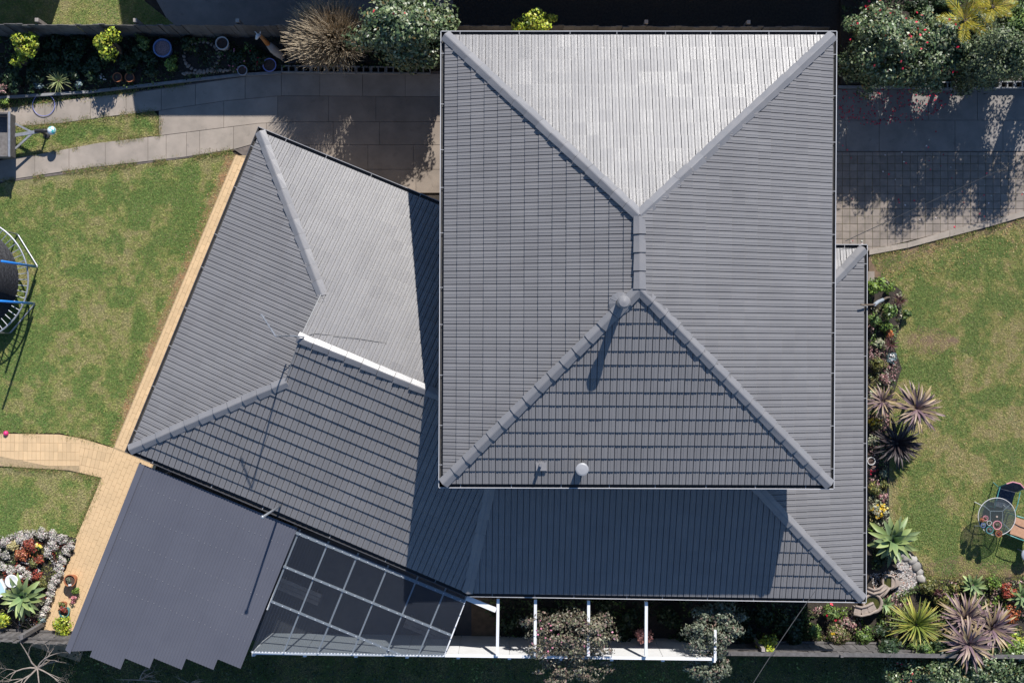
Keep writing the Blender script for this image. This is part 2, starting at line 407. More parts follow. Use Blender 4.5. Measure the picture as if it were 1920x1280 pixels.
# ------------------------------------------------------------------ concrete slabs
def interp(pl, x):
    for (x0, y0), (x1, y1) in zip(pl, pl[1:]):
        if x0 <= x <= x1: return y0 + (y1-y0)*(x-x0)/(x1-x0)
    return pl[-1][1] if x > pl[-1][0] else pl[0][1]
def strip_slabs(parent, top, bot, cuts, m, gap=0.38, z=0.03, skew=0.0):
    for c0, c1 in zip(cuts, cuts[1:]):
        a, b = c0+gap, c1-gap
        xs_t = [a] + [p[0] for p in top if a < p[0] < b] + [b]
        xs_b = [a] + [p[0] for p in bot if a < p[0] < b] + [b]
        pts = [(x, interp(top, x)+gap) for x in xs_t] + [(x, interp(bot, x)-gap) for x in reversed(xs_b)]
        zz = z + R.uniform(-0.003, 0.003)
        mb = MB(); w = [P2(*q) for q in pts]
        mb.prism(w, -0.05, zz); mb.part('slab', m, parent)
path = sheet('concrete_path', [(-70, 203), (0, 203), (255, 172), (500, 135), (830, 134), (830, 360), (560, 360), (441, 282), (345, 297), (0, 343), (-70, 350), (-70, 300), (0, 300), (300, 254), (298, 208), (0, 241), (-70, 250)], 0.012, m_jointc)
A_t = [(-70, 312), (0, 301), (65, 291), (186, 268), (300, 255), (483, 232), (540, 229)]
A_b = [(-70, 352), (0, 341), (21, 337), (159, 316), (345, 295), (441, 280), (470, 272), (540, 272)]
B_t = [(-70, 213), (0, 205), (167, 183), (255, 174), (359, 159), (500, 138), (560, 137), (826, 139)]
B_b = [(-70, 248), (0, 240), (117, 231), (212, 218), (298, 208), (420, 190), (530, 180), (826, 182)]
strip_slabs(path, A_t, A_b, [-70, 0, 66, 130, 198, 278, 312, 350, 375, 438, 500, 540], m_conc)
strip_slabs(path, B_t, B_b, [-70, 0, 85, 170, 237, 303, 367, 460, 528, 600, 680, 760, 826], m_conc)
strip_slabs(path, [(298, 208), (420, 190), (530, 180), (826, 182)], [(298, 255), (483, 232), (540, 229), (826, 229)], [298, 420, 521], m_conc)
strip_slabs(path, [(521, 181), (530, 180), (826, 182)], [(521, 231), (540, 229), (826, 229)], [521, 616, 705, 826], m_concshade)
strip_slabs(path, [(540, 229), (826, 229)], [(540, 272), (826, 272)], [540, 625, 712, 826], m_concshade)
strip_slabs(path, [(470, 272), (826, 272)], [(470, 318), (826, 318)], [470, 580, 690, 775, 826], m_concshade)
strip_slabs(path, [(560, 318), (826, 318)], [(560, 362), (826, 362)], [560, 690, 780, 826], m_concshade)

# ------------------------------------------------------------------ pavers and bricks laid one by one
def lay(parent, name, regions, ang, L, W, gap, h, m, z0, bond='running', limit=300, org=(0, 0), count=[0]):
    """bricks L x W inside convex world regions; whole ones become pieces, cut ones one joined piece"""
    ca, sa = math.cos(ang), math.sin(ang)
    full = MB(); b = 0.004
    l, w = L-gap, W-gap
    full.v = [(-l/2, -w/2, 0), (l/2, -w/2, 0), (l/2, w/2, 0), (-l/2, w/2, 0),
              (-l/2, -w/2, h-b), (l/2, -w/2, h-b), (l/2, w/2, h-b), (-l/2, w/2, h-b),
              (-l/2+b, -w/2+b, h), (l/2-b, -w/2+b, h), (l/2-b, w/2-b, h), (-l/2+b, w/2-b, h)]
    full.f = [(0, 1, 5, 4), (1, 2, 6, 5), (2, 3, 7, 6), (3, 0, 4, 7), (4, 5, 9, 8), (5, 6, 10, 9), (6, 7, 11, 10), (7, 4, 8, 11), (8, 9, 10, 11)]
    me = full.mesh(name, m)
    cut = MB(); whole = []
    for reg in regions:
        reg = ccw([(p[0], p[1]) for p in reg])
        loc = [((x-org[0])*ca + (y-org[1])*sa, -(x-org[0])*sa + (y-org[1])*ca) for x, y in reg]
        us = [p[0] for p in loc]; vs = [p[1] for p in loc]
        for j in range(int(math.floor(min(vs)/W))-1, int(math.ceil(max(vs)/W))+1):
            sh = (L/2 if (bond == 'running' and j % 2) else 0)
            for i in range(int(math.floor(min(us)/L))-2, int(math.ceil(max(us)/L))+2):
                u, v = i*L+sh, j*W
                rect = [(u-l/2, v-w/2), (u+l/2, v-w/2), (u+l/2, v+w/2), (u-l/2, v+w/2)]
                if all(inside_convex(q, loc) for q in rect):
                    whole.append((u, v)); continue
                c = clip_poly(rect, loc)
                if len(c) >= 3:
                    ar = abs(sum(c[k][0]*c[(k+1) % len(c)][1]-c[(k+1) % len(c)][0]*c[k][1] for k in range(len(c))))/2
                    if ar > 0.0015:
                        dz = R.uniform(-.003, .003)
                        cut.prism([(org[0]+x*ca-y*sa, org[1]+x*sa+y*ca) for x, y in c], z0, z0+h+dz)
    for k, (u, v) in enumerate(whole):
        x, y = org[0]+u*ca-v*sa, org[1]+u*sa+v*ca
        rz = ang + R.uniform(-.012, .012); tl = (R.uniform(-.01, .01), R.uniform(-.01, .01))
        if count[0] < limit:
            count[0] += 1
            inst(name, me, parent, (x, y, z0+R.uniform(-.003, .003)), (tl[0], tl[1], rz))
        else:
            dz = R.uniform(-.003, .003); c2, s2 = math.cos(rz), math.sin(rz)
            cut.prism([(x+a*c2-d*s2, y+a*s2+d*c2) for a, d in ((-l/2, -w/2), (l/2, -w/2), (l/2, w/2), (-l/2, w/2))], z0, z0+h+dz)
    return cut
WANG = math.atan2(-0.381, 0.925)         # direction of the rotated wing
EAST_REG = [P2(1560, 286), P2(1930, 286), P2(1930, 394), P2(1780, 433), P2(1629, 470), P2(1560, 478)]
sheet('driveway_base', [(1560, 165), (2000, 165), (2000, 380), (1920, 400), (1780, 437), (1629, 474), (1560, 482)], -0.012, m_moss)
drive = sheet('driveway', [(1560, 286), (1930, 286), (1930, 394), (1780, 433), (1629, 470), (1560, 478)], 0.020, m_moss)
c = lay(drive, 'paver', [EAST_REG], 0.0, 0.2, 0.2, 0.009, 0.05, m_paver, -0.02, bond='stack', limit=300, org=P2(1600, 300), count=[0])
o = c.part('cut_paver', m_paver, drive); tag(o, kind='stuff')
slabdrive = sheet('concrete_driveway', [(1560, 168), (2000, 168), (2000, 286), (1560, 286)], 0.008, m_jointc)
strip_slabs(slabdrive, [(1560, 168), (2000, 168)], [(1560, 226), (2000, 226)], [1560, 1648, 1740, 1832, 1925, 2000], m_conc2, z=0.025)
strip_slabs(slabdrive, [(1560, 226), (2000, 226)], [(1560, 284), (2000, 284)], [1560, 1586, 1648, 1790, 1880, 2000], m_conc2, z=0.025)
# kerb along the drive
kt = [(1629, 468), (1700, 455), (1780, 432), (1850, 415), (1920, 396), (2000, 372)]
kb = [(1629, 478), (1700, 465), (1780, 444), (1850, 426), (1920, 406), (2000, 383)]
kerb = thing('kerb', 'curved pale concrete kerb edging the paved driveway beside the east lawn', 'kerb', P(1629, 473))
for (a0, a1), (b0, b1) in zip(zip(kt, kt[1:]), zip(kb, kb[1:])):
    MB().prism([P2(*a0), P2(a1[0]-0.6, a1[1]), P2(b1[0]-0.6, b1[1]), P2(*b0)], -0.02, 0.06).part('kerb_stone', m_conc, kerb)

bpath = sheet('brick_path', [(-70, 812), (0, 812), (110, 814), (165, 824), (213, 840), (441, 292), (500, 292), (500, 330), (300, 850), (270, 880), (150, 1240), (60, 1210), (78, 1165), (140, 1030), (190, 895), (130, 881), (0, 873), (-70, 873)], 0.034, m_sand)
wa = Vector((math.cos(WANG), math.sin(WANG))); wb = Vector((math.sin(WANG), -math.cos(WANG)))   # along eaves / towards south
regW = [P2(443, 291), P2(443, 291)+wa*0.8, P2(216, 838)+wa*0.8, P2(216, 838)]
reg1 = [P2(-70, 812), P2(0, 812), P2(110, 814), P2(150, 821), P2(150, 885), P2(130, 881), P2(0, 873), P2(-70, 873)]
reg1b = [P2(150, 821), P2(214, 840), P2(192, 895), P2(150, 885)]
reg2 = [P2(215, 841), P2(215, 841)+wa*1.2, P2(70, 1190)+wa*1.2, P2(75, 1168)]
cnt = [0]
cuts = []
cuts.append(lay(bpath, 'brick', [regW], WANG+math.pi/2, 0.23, 0.115, 0.006, 0.06, m_brick, -0.02, 'running', 300, P2(443, 291), cnt))
cuts.append(lay(bpath, 'brick', [reg1], math.pi/2-0.01, 0.23, 0.115, 0.006, 0.06, m_brick, -0.02, 'stack', 300, P2(0, 821), cnt))
cuts.append(lay(bpath, 'brick', [reg1b], math.pi/2-0.22, 0.23, 0.115, 0.006, 0.06, m_brick, -0.02, 'stack', 300, P2(150, 829), cnt))
cuts.append(lay(bpath, 'brick', [reg2], WANG+math.pi/2, 0.23, 0.115, 0.006, 0.06, m_brick, -0.02, 'running', 300, P2(215, 841), cnt))
allc = MB()
for c in cuts:
    k = len(allc.v); allc.v += c.v; allc.f += [tuple(i+k for i in f) for f in c.f]
tag(allc.part('cut_brick', m_brick, bpath), kind='stuff')

# ------------------------------------------------------------------ the house
ZU, ZL = 5.66, 2.75
TP = math.tan(math.radians(22.5)); TPL = math.tan(math.radians(21.5))
TW, CG, BUTT = 0.294, 0.30, 0.034
PROF = [(0.0, -0.027), (0.015, -0.027), (0.0165, 0.0145), (0.062, 0.0150), (0.069, 0.0225), (0.083, 0.0225), (0.090, 0.0150), (0.1455, 0.0145), (0.147, -0.027)]
PR2 = PROF + [(u+0.147, h) for u, h in PROF[1:]]
house = thing('house', 'two storey house with hipped dark grey tiled roofs and angled single storey wing', 'house', P(1197, 640, 0))
def make_tile_mesh():
    mb = MB(); n = len(PR2)
    for u, h in PR2: mb.v.append((u, 0, h+BUTT))
    for u, h in PR2: mb.v.append((u, CG+0.02, h+(CG+0.02)*TP))
    for u, h in PR2: mb.v.append((u, 0, -0.037))
    for i in range(n-1):
        mb.f.append((i, i+1, n+i+1, n+i)); mb.f.append((2*n+i, 2*n+i+1, i+1, i))
    return mb.mesh('tile', m_tile)
TILE_ME = make_tile_mesh()

def roof_face(A, B, ze, polys, stuff, rnds, singles, tp=None):
    """tiles on a plane rising from eave A->B (interior to the left), clipped to convex plan polys"""
    tp = tp or TP
    A, B = Vector(A), Vector(B); U = (B-A).normalized(); V = Vector((-U.y, U.x))
    ang = math.atan2(U.y, U.x)
    lp = []
    for poly in polys:
        q = [((Vector(p)-A).dot(U), (Vector(p)-A).dot(V)) for p in poly]; lp.append(ccw(q))
    umin = min(p[0] for q in lp for p in q); umax = max(p[0] for q in lp for p in q)
    vmax = max(p[1] for q in lp for p in q)
    j = 0
    while j*CG < vmax:
        v0 = j*CG
        i = int(math.floor(umin/TW))-1
        while i*TW < umax:
            u0 = i*TW; i += 1
            rect = [(u0, v0), (u0+TW, v0), (u0+TW, v0+CG), (u0, v0+CG)]
            whole = any(all(inside_convex(p, q) for p in rect) for q in lp)
            ta, tb = R.gauss(0, .0065), R.gauss(0, .0065); rn = R.random(); dz = R.uniform(-.004, .004)
            if whole and singles is not None:
                w = A + U*u0 + V*v0
                singles.append((ze+v0*TP, (w.x, w.y, ze+v0*TP+dz), ang, ta, tb, rn)); continue
            for q in lp:
                cl = clip_poly(rect, q)
                if len(cl) < 3: continue
                us = [p[0] for p in cl]
                def zz(u, v, h): return ze + v*tp + h + BUTT*(1-(v-v0)/CG) + dz + ta*(u-u0-TW/2) + tb*(v-v0-CG/2)
                def hh(u):
                    t = u-u0
                    for (a, ha), (b, hb) in zip(PR2, PR2[1:]):
                        if a <= t <= b+1e-6: return ha+(hb-ha)*(t-a)/(b-a)
                    return 0.0
                for (a, ha), (b, hb) in zip(PR2, PR2[1:]):
                    r2 = [(u0+a, v0), (u0+b, v0), (u0+b, v0+CG), (u0+a, v0+CG)]
                    c2 = r2 if whole else clip_poly(r2, q)
                    if len(c2) < 3: continue
                    pts = []
                    for (u, v) in c2:
                        w = A+U*u+V*v; pts.append((w.x, w.y, zz(u, v, ha+(hb-ha)*(u-u0-a)/(b-a))))
                    stuff.poly(pts); rnds.extend([rn]*len(pts))
                    fr = [p for p in c2 if abs(p[1]-v0) < 1e-6]
                    if len(fr) >= 2:
                        f0, f1 = min(fr), max(fr)
                        if f1[0]-f0[0] > 1e-4:
                            w0, w1 = A+U*f0[0]+V*v0, A+U*f1[0]+V*v0
                            z0 = zz(f0[0], v0, ha+(hb-ha)*(f0[0]-u0-a)/(b-a)); z1 = zz(f1[0], v0, ha+(hb-ha)*(f1[0]-u0-a)/(b-a))
                            zb = ze+v0*tp-0.037
                            stuff.quad((w0.x, w0.y, zb), (w1.x, w1.y, zb), (w1.x, w1.y, z1), (w0.x, w0.y, z0)); rnds.extend([rn]*4)
        j += 1
def finish_roof(roof, stuff, rnds, singles, limit):
    singles.sort(key=lambda s: -s[0])
    for s in singles[:limit]:
        z, loc, ang, ta, tb, rn = s
        inst('tile', TILE_ME, roof, loc, (tb, -ta, ang))
    for z, loc, ang, ta, tb, rn in singles[limit:]:
        ca, sa = math.cos(ang), math.sin(ang); n = len(PR2); k = len(stuff.v)
        for v in TILE_ME_V:
            x, y, zz = v
            stuff.v.append((loc[0]+x*ca-y*sa, loc[1]+x*sa+y*ca, loc[2]+zz+ta*(x-TW/2)+tb*(y-CG/2))); rnds.append(rn)
        for f in TILE_ME_F: stuff.f.append(tuple(q+k for q in f))
    me = stuff.mesh('tile_field', m_tile, ORI[roof])
    a = me.attributes.new('rnd', 'FLOAT', 'POINT'); a.data.foreach_set('value', np.array(rnds, dtype=np.float32))
    tag(link_mesh('tile_field', me, roof), kind='stuff')
TILE_ME_V = [tuple(v.co) for v in TILE_ME.vertices]; TILE_ME_F = [tuple(p.vertices) for p in TILE_ME.polygons]

# plan geometry (lip of the gutters, world)
uNW, uNE, uSE, uSW = P2(826, 58, ZU), P2(1570, 58, ZU), P2(1564.5, 917, ZU), P2(822, 914.5, ZU)
def inset_quad(q, d):
    n = len(q); out = []
    c = sum((Vector(p) for p in q), Vector((0, 0)))/n
    lines = []
    for i in range(n):
        a, b = Vector(q[i]), Vector(q[(i+1) % n]); t = (b-a).normalized(); nn = Vector((-t.y, t.x))
        if (c-a).dot(nn) < 0: nn = -nn
        lines.append((a+nn*d, t))
    for i in range(n):
        (p, r), (q2, s) = lines[i-1], lines[i]
        den = r.x*s.y-r.y*s.x; w = q2-p; t = (w.x*s.y-w.y*s.x)/den
        out.append(p+r*t)
    return out
lipU = [uSW, uSE, uNE, uNW]
tU = inset_quad(lipU, 0.10)
tSW, tSE, tNE, tNW = tU
def ix(p, r, q, s):
    den = r.x*s.y-r.y*s.x; w = q-p; t = (w.x*s.y-w.y*s.x)/den; return p+r*t
def bis(c, a, b):
    return ((a-c).normalized()+(b-c).normalized()).normalized()
zrU = ZU + (tSE-tSW).length/2*TP
rN = P2(1199, 404, zrU); rS = P2(1199, 542, zrU)
roofU = thing('upper_roof', None, None, house.location); roofU.parent = house; roofU.location = (0, 0, 0)
st, rn_, sg = MB(), [], []
roof_face(tSW, tSE, ZU, [[tSW, tSE, rS]], st, rn_, sg)
roof_face(tSE, tNE, ZU, [[tSE, tNE, rN, rS]], st, rn_, sg)
roof_face(tNE, tNW, ZU, [[tNE, tNW, rN]], st, rn_, sg)
roof_face(tNW, tSW, ZU, [[tNW, tSW, rS, rN]], st, rn_, sg)
finish_roof(roofU, st, rn_, sg, 300)

def cap_mesh(drop):
    mb = MB(); L = 0.43
    sec = [(-0.125, -drop-0.05), (-0.125, -drop), (-0.012, 0.0), (0.012, 0.0), (0.125, -drop), (0.125, -drop-0.05)]
    for x, k, dz in ((0, 1.08, 0.020), (L, 0.97, -0.006)):
        for y, z in sec: mb.v.append((x, y*k, z+dz))
    n = len(sec)
    for i in range(n-1): mb.f.append((i, n+i, n+i+1, i+1))
    mb.f.append(tuple(range(n))); mb.f.append(tuple(reversed(range(n, 2*n))))
    return mb.mesh('ridge_cap', m_cap)
CAP_HIP = cap_mesh(0.064); CAP_RIDGE = cap_mesh(0.055)
def caps(parent, p0, p1, me, lift=0.094, step=0.40):
    p0, p1 = Vector(p0), Vector(p1); d = p1-p0; L = d.length; d.normalize()
    n = max(1, int(round(L/step))); s = L/n
    y = Vector((0, 0, 1)).cross(d).normalized(); z = d.cross(y)
    rot = Matrix((d, y, z)).transposed().to_euler()
    for k in range(n):
        q = p0 + d*(s*k) + Vector((0, 0, lift))
        e = rot.copy(); e.x += R.uniform(-.03, .03); e.z += R.uniform(-.018, .018); q.z += R.uniform(-.004, .004)
        inst('ridge_cap', me, parent, q, e, (s*0.965/0.43, 1, 1))
def V3(p, z): return Vector((p.x, p.y, z))
for c, r in ((tSW, rS), (tSE, rS), (tNE, rN), (tNW, rN)):
    caps(roofU, V3(c, ZU), V3(r, zrU), CAP_HIP)
caps(roofU, V3(rS, zrU), V3(rN, zrU), CAP_RIDGE, 0.088)

def gutter(parent, pts, z, closed=True, brackets=1.0, lipm=None):
    """channel along the lip polyline; interior on the left of travel"""
    n = len(pts); seg = n if closed else n-1
    for i in range(seg):
        a, b = Vector(pts[i]), Vector(pts[(i+1) % n]); t = (b-a).normalized(); nn = Vector((-t.y, t.x))
        L = (b-a).length
        MB().beam(V3(a+nn*.008, z-.03), V3(b+nn*.008, z-.03), 0.014, 0.085).part('gutter_lip', lipm or m_lip, parent)
        mb = MB(); mb.beam(V3(a+nn*.075+t*.02, z-.075), V3(b+nn*.075-t*.02, z-.075), 0.115, 0.012)
        mb.beam(V3(a+nn*.024+t*.02, z-.045), V3(b+nn*.024-t*.02, z-.045), 0.012, 0.05)
        mb.part('gutter_channel', m_gut, parent)
        MB().beam(V3(a+nn*.145+t*.1, z-.09), V3(b+nn*.145-t*.1, z-.09), 0.022, 0.18).part('fascia', m_fascia, parent)
        k = int(L/brackets)
        for q in range(k):
            c = a+t*((q+.5)*L/k+R.uniform(-.15, .15))
            MB().beam(V3(c+nn*.012, z+.006), V3(c+nn*.10, z+.0), 0.014, 0.006).part('gutter_bracket', m_fascia_l, parent)
gutter(roofU, lipU, ZU-0.015)
MB().prism(inset_quad(lipU, 0.13), ZU-0.17, ZU-0.13).part('soffit', m_fascia, roofU)
# flues on the upper roof
def flue(parent, c, zb, h, r, cap):
    mb = MB().lathe([(r*.72, 0), (r*.72, h*.82), (r*.95, h*.82), (r*.95, h*.9)], (c.x, c.y, zb), 18)
    o = mb.part('flue', m_cap, parent)
    MB().lathe([(r*1.0, h*.86), (r*1.05, h*.88), (r*1.05, h*.97), (r*.8, h*1.0), (0.02, h*1.015)], (c.x, c.y, zb), 22).part('cowl', m_cap if not cap else m_fascia_l, parent)
fx = P2(1170, 566, 8.3); flue(roofU, fx, 7.10, 1.25, 0.128, False)
# lead flashing plate round the flue
mbf = MB()
for k in range(14):
    a0, a1 = 2*math.pi*k/14, 2*math.pi*(k+1)/14
    def fp(a, r):
        x, y = fx.x+r*math.cos(a), fx.y+r*math.sin(a)
        zz = min(ZU+(y-tSW.y)*TP, ZU+(x-tSW.x)*TP)
        return (x, y, zz+0.06+(0.05 if r < .2 else 0.0)+R.uniform(-.006, .006))
    mbf.quad(fp(a0, .10), fp(a0, .24), fp(a1, .24), fp(a1, .10))
mbf.part('flashing', m_cap, roofU)
v1 = P2(1092, 880, 6.5); flue(roofU, v1, 5.95, 0.50, 0.135, True)
v2 = P2(1014, 873, 6.25); z2 = ZU+(v2.y-tSW.y)*TP
mb = MB().tube([(v2.x, v2.y, z2), (v2.x, v2.y, z2+.30)], 0.035, 10); mb.part('vent_pipe', m_cap, roofU)
MB().prism([(v2.x-.1+.0, v2.y-.14), (v2.x+.14, v2.y-.14), (v2.x+.14, v2.y+.1), (v2.x-.1, v2.y+.1)], z2+.02, z2+.05).part('flashing', m_cap, roofU)

# walls of the upper floor
MB().prism(inset_quad(lipU, 0.6), 2.4, ZU-0.14).part('upper_wall', m_wall, house)

# ---- lower roofs
lN, lW = P2(484, 237, ZL), P2(236, 848, ZL)
wing_u = (P2(820, 375, ZL)-lN).normalized()
wing_u = Vector((0.9249, -0.3802)); wing_v = Vector((-0.3802, -0.9249))    # along the wing / from north eave to south eave
wid = (lW-lN).dot(wing_v)
lW = lN + wing_v*wid
lS = P2(875, 1118.5, ZL); lSE = P2(1625, 1130, ZL); lE = P2(1627, 458, ZL); lEn = P2(1455, 457, ZL)
# keep the south eave of the wing parallel to its ridge
tS_off = 0.10
roofW = thing('wing_roof', None, None, house.location); roofW.parent = house; roofW.location = (0, 0, 0)
tN = lN + wing_u*.1 + wing_v*.1; tW = lW + wing_u*.1 - wing_v*.1
halfw = (tW-tN).length/2; zrL = ZL+halfw*TPL
mid = (tN+tW)/2
BARGE = 3.06                       # where the Dutch gable starts, along the wing from the west tiles
bN = tN+wing_u*BARGE+wing_v*BARGE; bS = tW+wing_u*BARGE-wing_v*BARGE; rB = mid+wing_u*BARGE
FAR = 7.9
rFar = mid+wing_u*FAR
nFar = tN+wing_u*(FAR-1.6)
hipdir = Vector((0.20, 0.98)).normalized()
lS_t = lS + Vector((0.02, 0.1))
# south hip between the wing and the south lean-to
sdir = (lSE-lS).normalized()
hip_b = bis(lS_t, tW, lS_t+sdir)
hip_top = lS_t + hip_b*(3.6)
st, rn_ = MB(), []
# north face of the wing (interior to the left when walking east->west along the north eave)
nE = tN+wing_u*7.6
roof_face(nE, tN, ZL, [[tN+wing_u*BARGE, nE, rFar, rB], [tN, tN+wing_u*BARGE, bN]], st, rn_, None, TPL)
# west hip end
under = 0.25
roof_face(tN, tW, ZL, [[tN, tW, bS+wing_u*under-wing_v*under, bN+wing_u*under+wing_v*under]], st, rn_, None, TPL)
# south face of the wing
sB = tW+wing_u*BARGE
roof_face(tW, lS_t, ZL, [[tW, sB, bS], [sB, lS_t, hip_top, rFar, rB]], st, rn_, None, TPL)
# south lean-to, east strip, small north return
tSEc = lSE+Vector((-.1, .1)); tEc = lE+Vector((-.1, -.1)); tEn = lEn+Vector((0, -.1))
wallS, wallE = -2.72, 6.72
hse = bis(tSEc, lS_t, tEc)
def on_hip(c, h, d): return c+h*d
pSEh = tSEc+hse*((wallS-tSEc.y)/hse.y)
hS = lS_t+hip_b*((wallS-lS_t.y)/hip_b.y)
roof_face(lS_t, tSEc, ZL, [[lS_t, tSEc, pSEh, hS]], st, rn_, None, TPL)
hne = bis(tEc, tSEc, tEn); pNEh = tEc+hne*((tEc.x-wallE)/abs(hne.x))
roof_face(tSEc, tEc, ZL, [[tSEc, tEc, pNEh, pSEh]], st, rn_, None, TPL)
roof_face(tEc, tEn, ZL, [[tEc, tEn, Vector((tEn.x, pNEh.y)), pNEh]], st, rn_, None, TPL)
finish_roof(roofW, st, rn_, [], 0)
def zl(p, a, b):
    t = (b-a).normalized(); return ZL+abs((p-a).dot(Vector((-t.y, t.x))))*TPL
caps(roofW, V3(tN, ZL), V3(bN+wing_u*.06+wing_v*.06, zl(bN, tN, nE)), CAP_HIP)
caps(roofW, V3(tW, ZL), V3(bS+wing_u*.06-wing_v*.06, zl(bS, tW, lS_t)), CAP_HIP)
caps(roofW, V3(rB-wing_u*.05, zrL), V3(rFar, zrL), CAP_RIDGE, 0.088)
caps(roofW, V3(lS_t, ZL), V3(hS, zl(hS, lS_t, tSEc)), CAP_HIP)
caps(roofW, V3(tSEc, ZL), V3(pSEh, zl(pSEh, lS_t, tSEc)), CAP_HIP)
caps(roofW, V3(tEc, ZL), V3(pNEh, zl(pNEh, tSEc, tEc)), CAP_HIP)
gutter(roofW, [lS, lSE], ZL-.015, False); gutter(roofW, [lSE, lE], ZL-.015, False); gutter(roofW, [lE, lEn], ZL-.015, False)
gutter(roofW, [lN+wing_u*7.5, lN], ZL-.015, False, 1.2, m_fascia_l); gutter(roofW, [lN, lW], ZL-.015, False, 1.0, m_lipdark); gutter(roofW, [lW, lS], ZL-.015, False, 1.5, m_lipdark)
# Dutch gable: wall and barge boards
gw = MB(); zg = ZL+BARGE*TPL
q0, q1, q2 = bN+wing_u*.16+wing_v*.1, bS+wing_u*.16-wing_v*.1, rB+wing_u*.16
gw.poly([V3(q0, zg+.04), V3(q1, zg+.04), V3(q2, zrL-.06)]); gw.part('gable_wall', m_fascia, roofW)
for e in (bN, bS):
    MB().beam(V3(e+wing_u*.012, zg+.0), V3(rB+wing_u*.012, zrL+.0), 0.022, 0.10).part('barge_board', m_fascia, roofW)
# soffits and walls
wing_wall = [lN+wing_u*.55+wing_v*.55, lW+wing_u*.55-wing_v*.55, lS+Vector((.1, .6)), Vector((0.5, -5.75)), Vector((0.5, 2.1))]
MB().prism(wing_wall, 0, ZL-.2).part('wing_wall', m_wall, house)
gf = [Vector((-1.05, 6.4)), Vector((-1.05, -5.7)), Vector((8.15, -5.78)), Vector((8.15, 1.85)), Vector((6.72, 1.85)), Vector((6.72, 6.4))]
MB().prism(gf, 0, ZL-.21).part('ground_floor_wall', m_wall, house)
MB().prism([lN+wing_u*.14+wing_v*.14, lW+wing_u*.14-wing_v*.14, lS+Vector((.03, .15)), Vector((-.2, -5)), Vector((-.2, 2.6))], ZL-.19, ZL-.15).part('soffit', m_fascia, roofW)
MB().prism([lS+Vector((.05, .16)), lSE+Vector((-.14, .16)), lE+Vector((-.14, -.14)), lEn+Vector((0, -.14)), Vector((6.5, 0)), Vector((0, 0))], ZL-.185, ZL-.145).part('soffit', m_fascia, roofW)

# ------------------------------------------------------------------ carport and clear patio roof
O2 = P2(258, 868, 2.62)
def pl(a, b):    # plane of the flat roofs
    w = O2 + wing_u*a + wing_v*b; return Vector((w.x, w.y, 2.60 - 0.055*b))
def ab(px, py):
    z = 2.6
    for _ in range(4):
        d = P2(px, py, z)-O2; a, b = d.dot(wing_u), d.dot(wing_v); z = 2.60-0.055*b
    return (a, b)
def corr(poly, a0, a1, amp=0.009, pitch=0.076, lift=0.0):
    mb = MB(); poly = ccw(poly); k0 = int(math.floor(a0/pitch*6)); k1 = int(math.ceil(a1/pitch*6))
    w = pitch/6
    def hz(a): return amp*math.cos(2*math.pi*a/pitch)
    for k in range(k0, k1):
        s0, s1 = max(a0, k*w), min(a1, (k+1)*w)
        if s1-s0 < 1e-5: continue
        c = clip_poly([(s0, -1), (s1, -1), (s1, 9), (s0, 9)], poly)
        if len(c) < 3: continue
        mb.poly([tuple(pl(a, b)+Vector((0, 0, hz(a)+lift))) for a, b in c])
    return mb
carport = thing('carport', 'dark grey corrugated steel carport roof with stepped lower edge beside brick path', 'carport', P(300, 1050))
tl, tr = ab(262, 866), ab(560, 984)
tl = (tl[0], -0.02); tr = (tr[0], -0.02)
steps = [(ab(117, 1215), ab(171, 1218)), (ab(168, 1231), ab(226, 1253.5)), (ab(234, 1233.6), ab(281, 1252)), (ab(288, 1234), ab(341, 1253.5)), (ab(349, 1234), ab(400.6, 1255)), (ab(408, 1235.7), ab(461, 1256))]
aedge = [tl[0]] + [s[0][0] for s in steps[1:]] + [tr[0]]
for i, s in enumerate(steps):
    a0, a1 = aedge[i], aedge[i+1]
    if i == 0: poly = [(a0+.12, -.02), (a1, -.02), (a1, s[1][1]), (a0+.12, s[0][1]+.0)]
    else:
        bb = (s[0][1]+s[1][1])/2; poly = [(a0, -.02), (a1, -.02), (a1, bb), (a0, bb)]
    o = corr(poly, a0+(.12 if i == 0 else 0), a1, lift=0.004*(i % 2)).part('roof_sheet', m_metal_dark, carport, smooth=True)
b0 = steps[0][0][1]
MB().quad(pl(tl[0], -.02)+Vector((0, 0, .014)), pl(tl[0]+.15, -.02)+Vector((0, 0, .016)), pl(tl[0]+.15, b0+.05)+Vector((0, 0, .016)), pl(tl[0], b0)+Vector((0, 0, .014))).part('edge_flashing', m_metal_dark, carport)
MB().beam(pl(tl[0]+.01, -.02)-Vector((0, 0, .06)), pl(tl[0]+.01, b0)-Vector((0, 0, .06)), 0.02, 0.13).part('edge_fascia', m_metal_dark, carport)
for a in (tl[0]+.3, tr[0]-.3):
    MB().beam(pl(a, .3)-Vector((0, 0, .1)), pl(a, 3.2)-Vector((0, 0, .1)), .09, .15).part('rafter', m_timber, carport)
    for b in (.4, 3.0):
        q = pl(a, b); MB().beam((q.x, q.y, 0), (q.x, q.y, q.z-.12), .09, .09).part('post', m_timber, carport)
csc = MB()
for b in (.5, 1.2, 1.9, 2.5, 3.1):
    for k in range(26):
        a = tl[0]+.25+k*.152
        if a < tr[0]-.05: c = pl(a, b+R.uniform(-.01, .01)); csc.box((c.x, c.y, c.z+.014), (.013, .013, .010))
tag(csc.part('roof_screw', m_fascia_l, carport), kind='stuff')
for b in (.5, 1.9, 3.1):
    MB().beam(pl(tl[0]+.2, b)-Vector((0, 0, .05)), pl(tr[0]-.1, b)-Vector((0, 0, .05)), .05, .06).part('purlin', m_timber, carport)

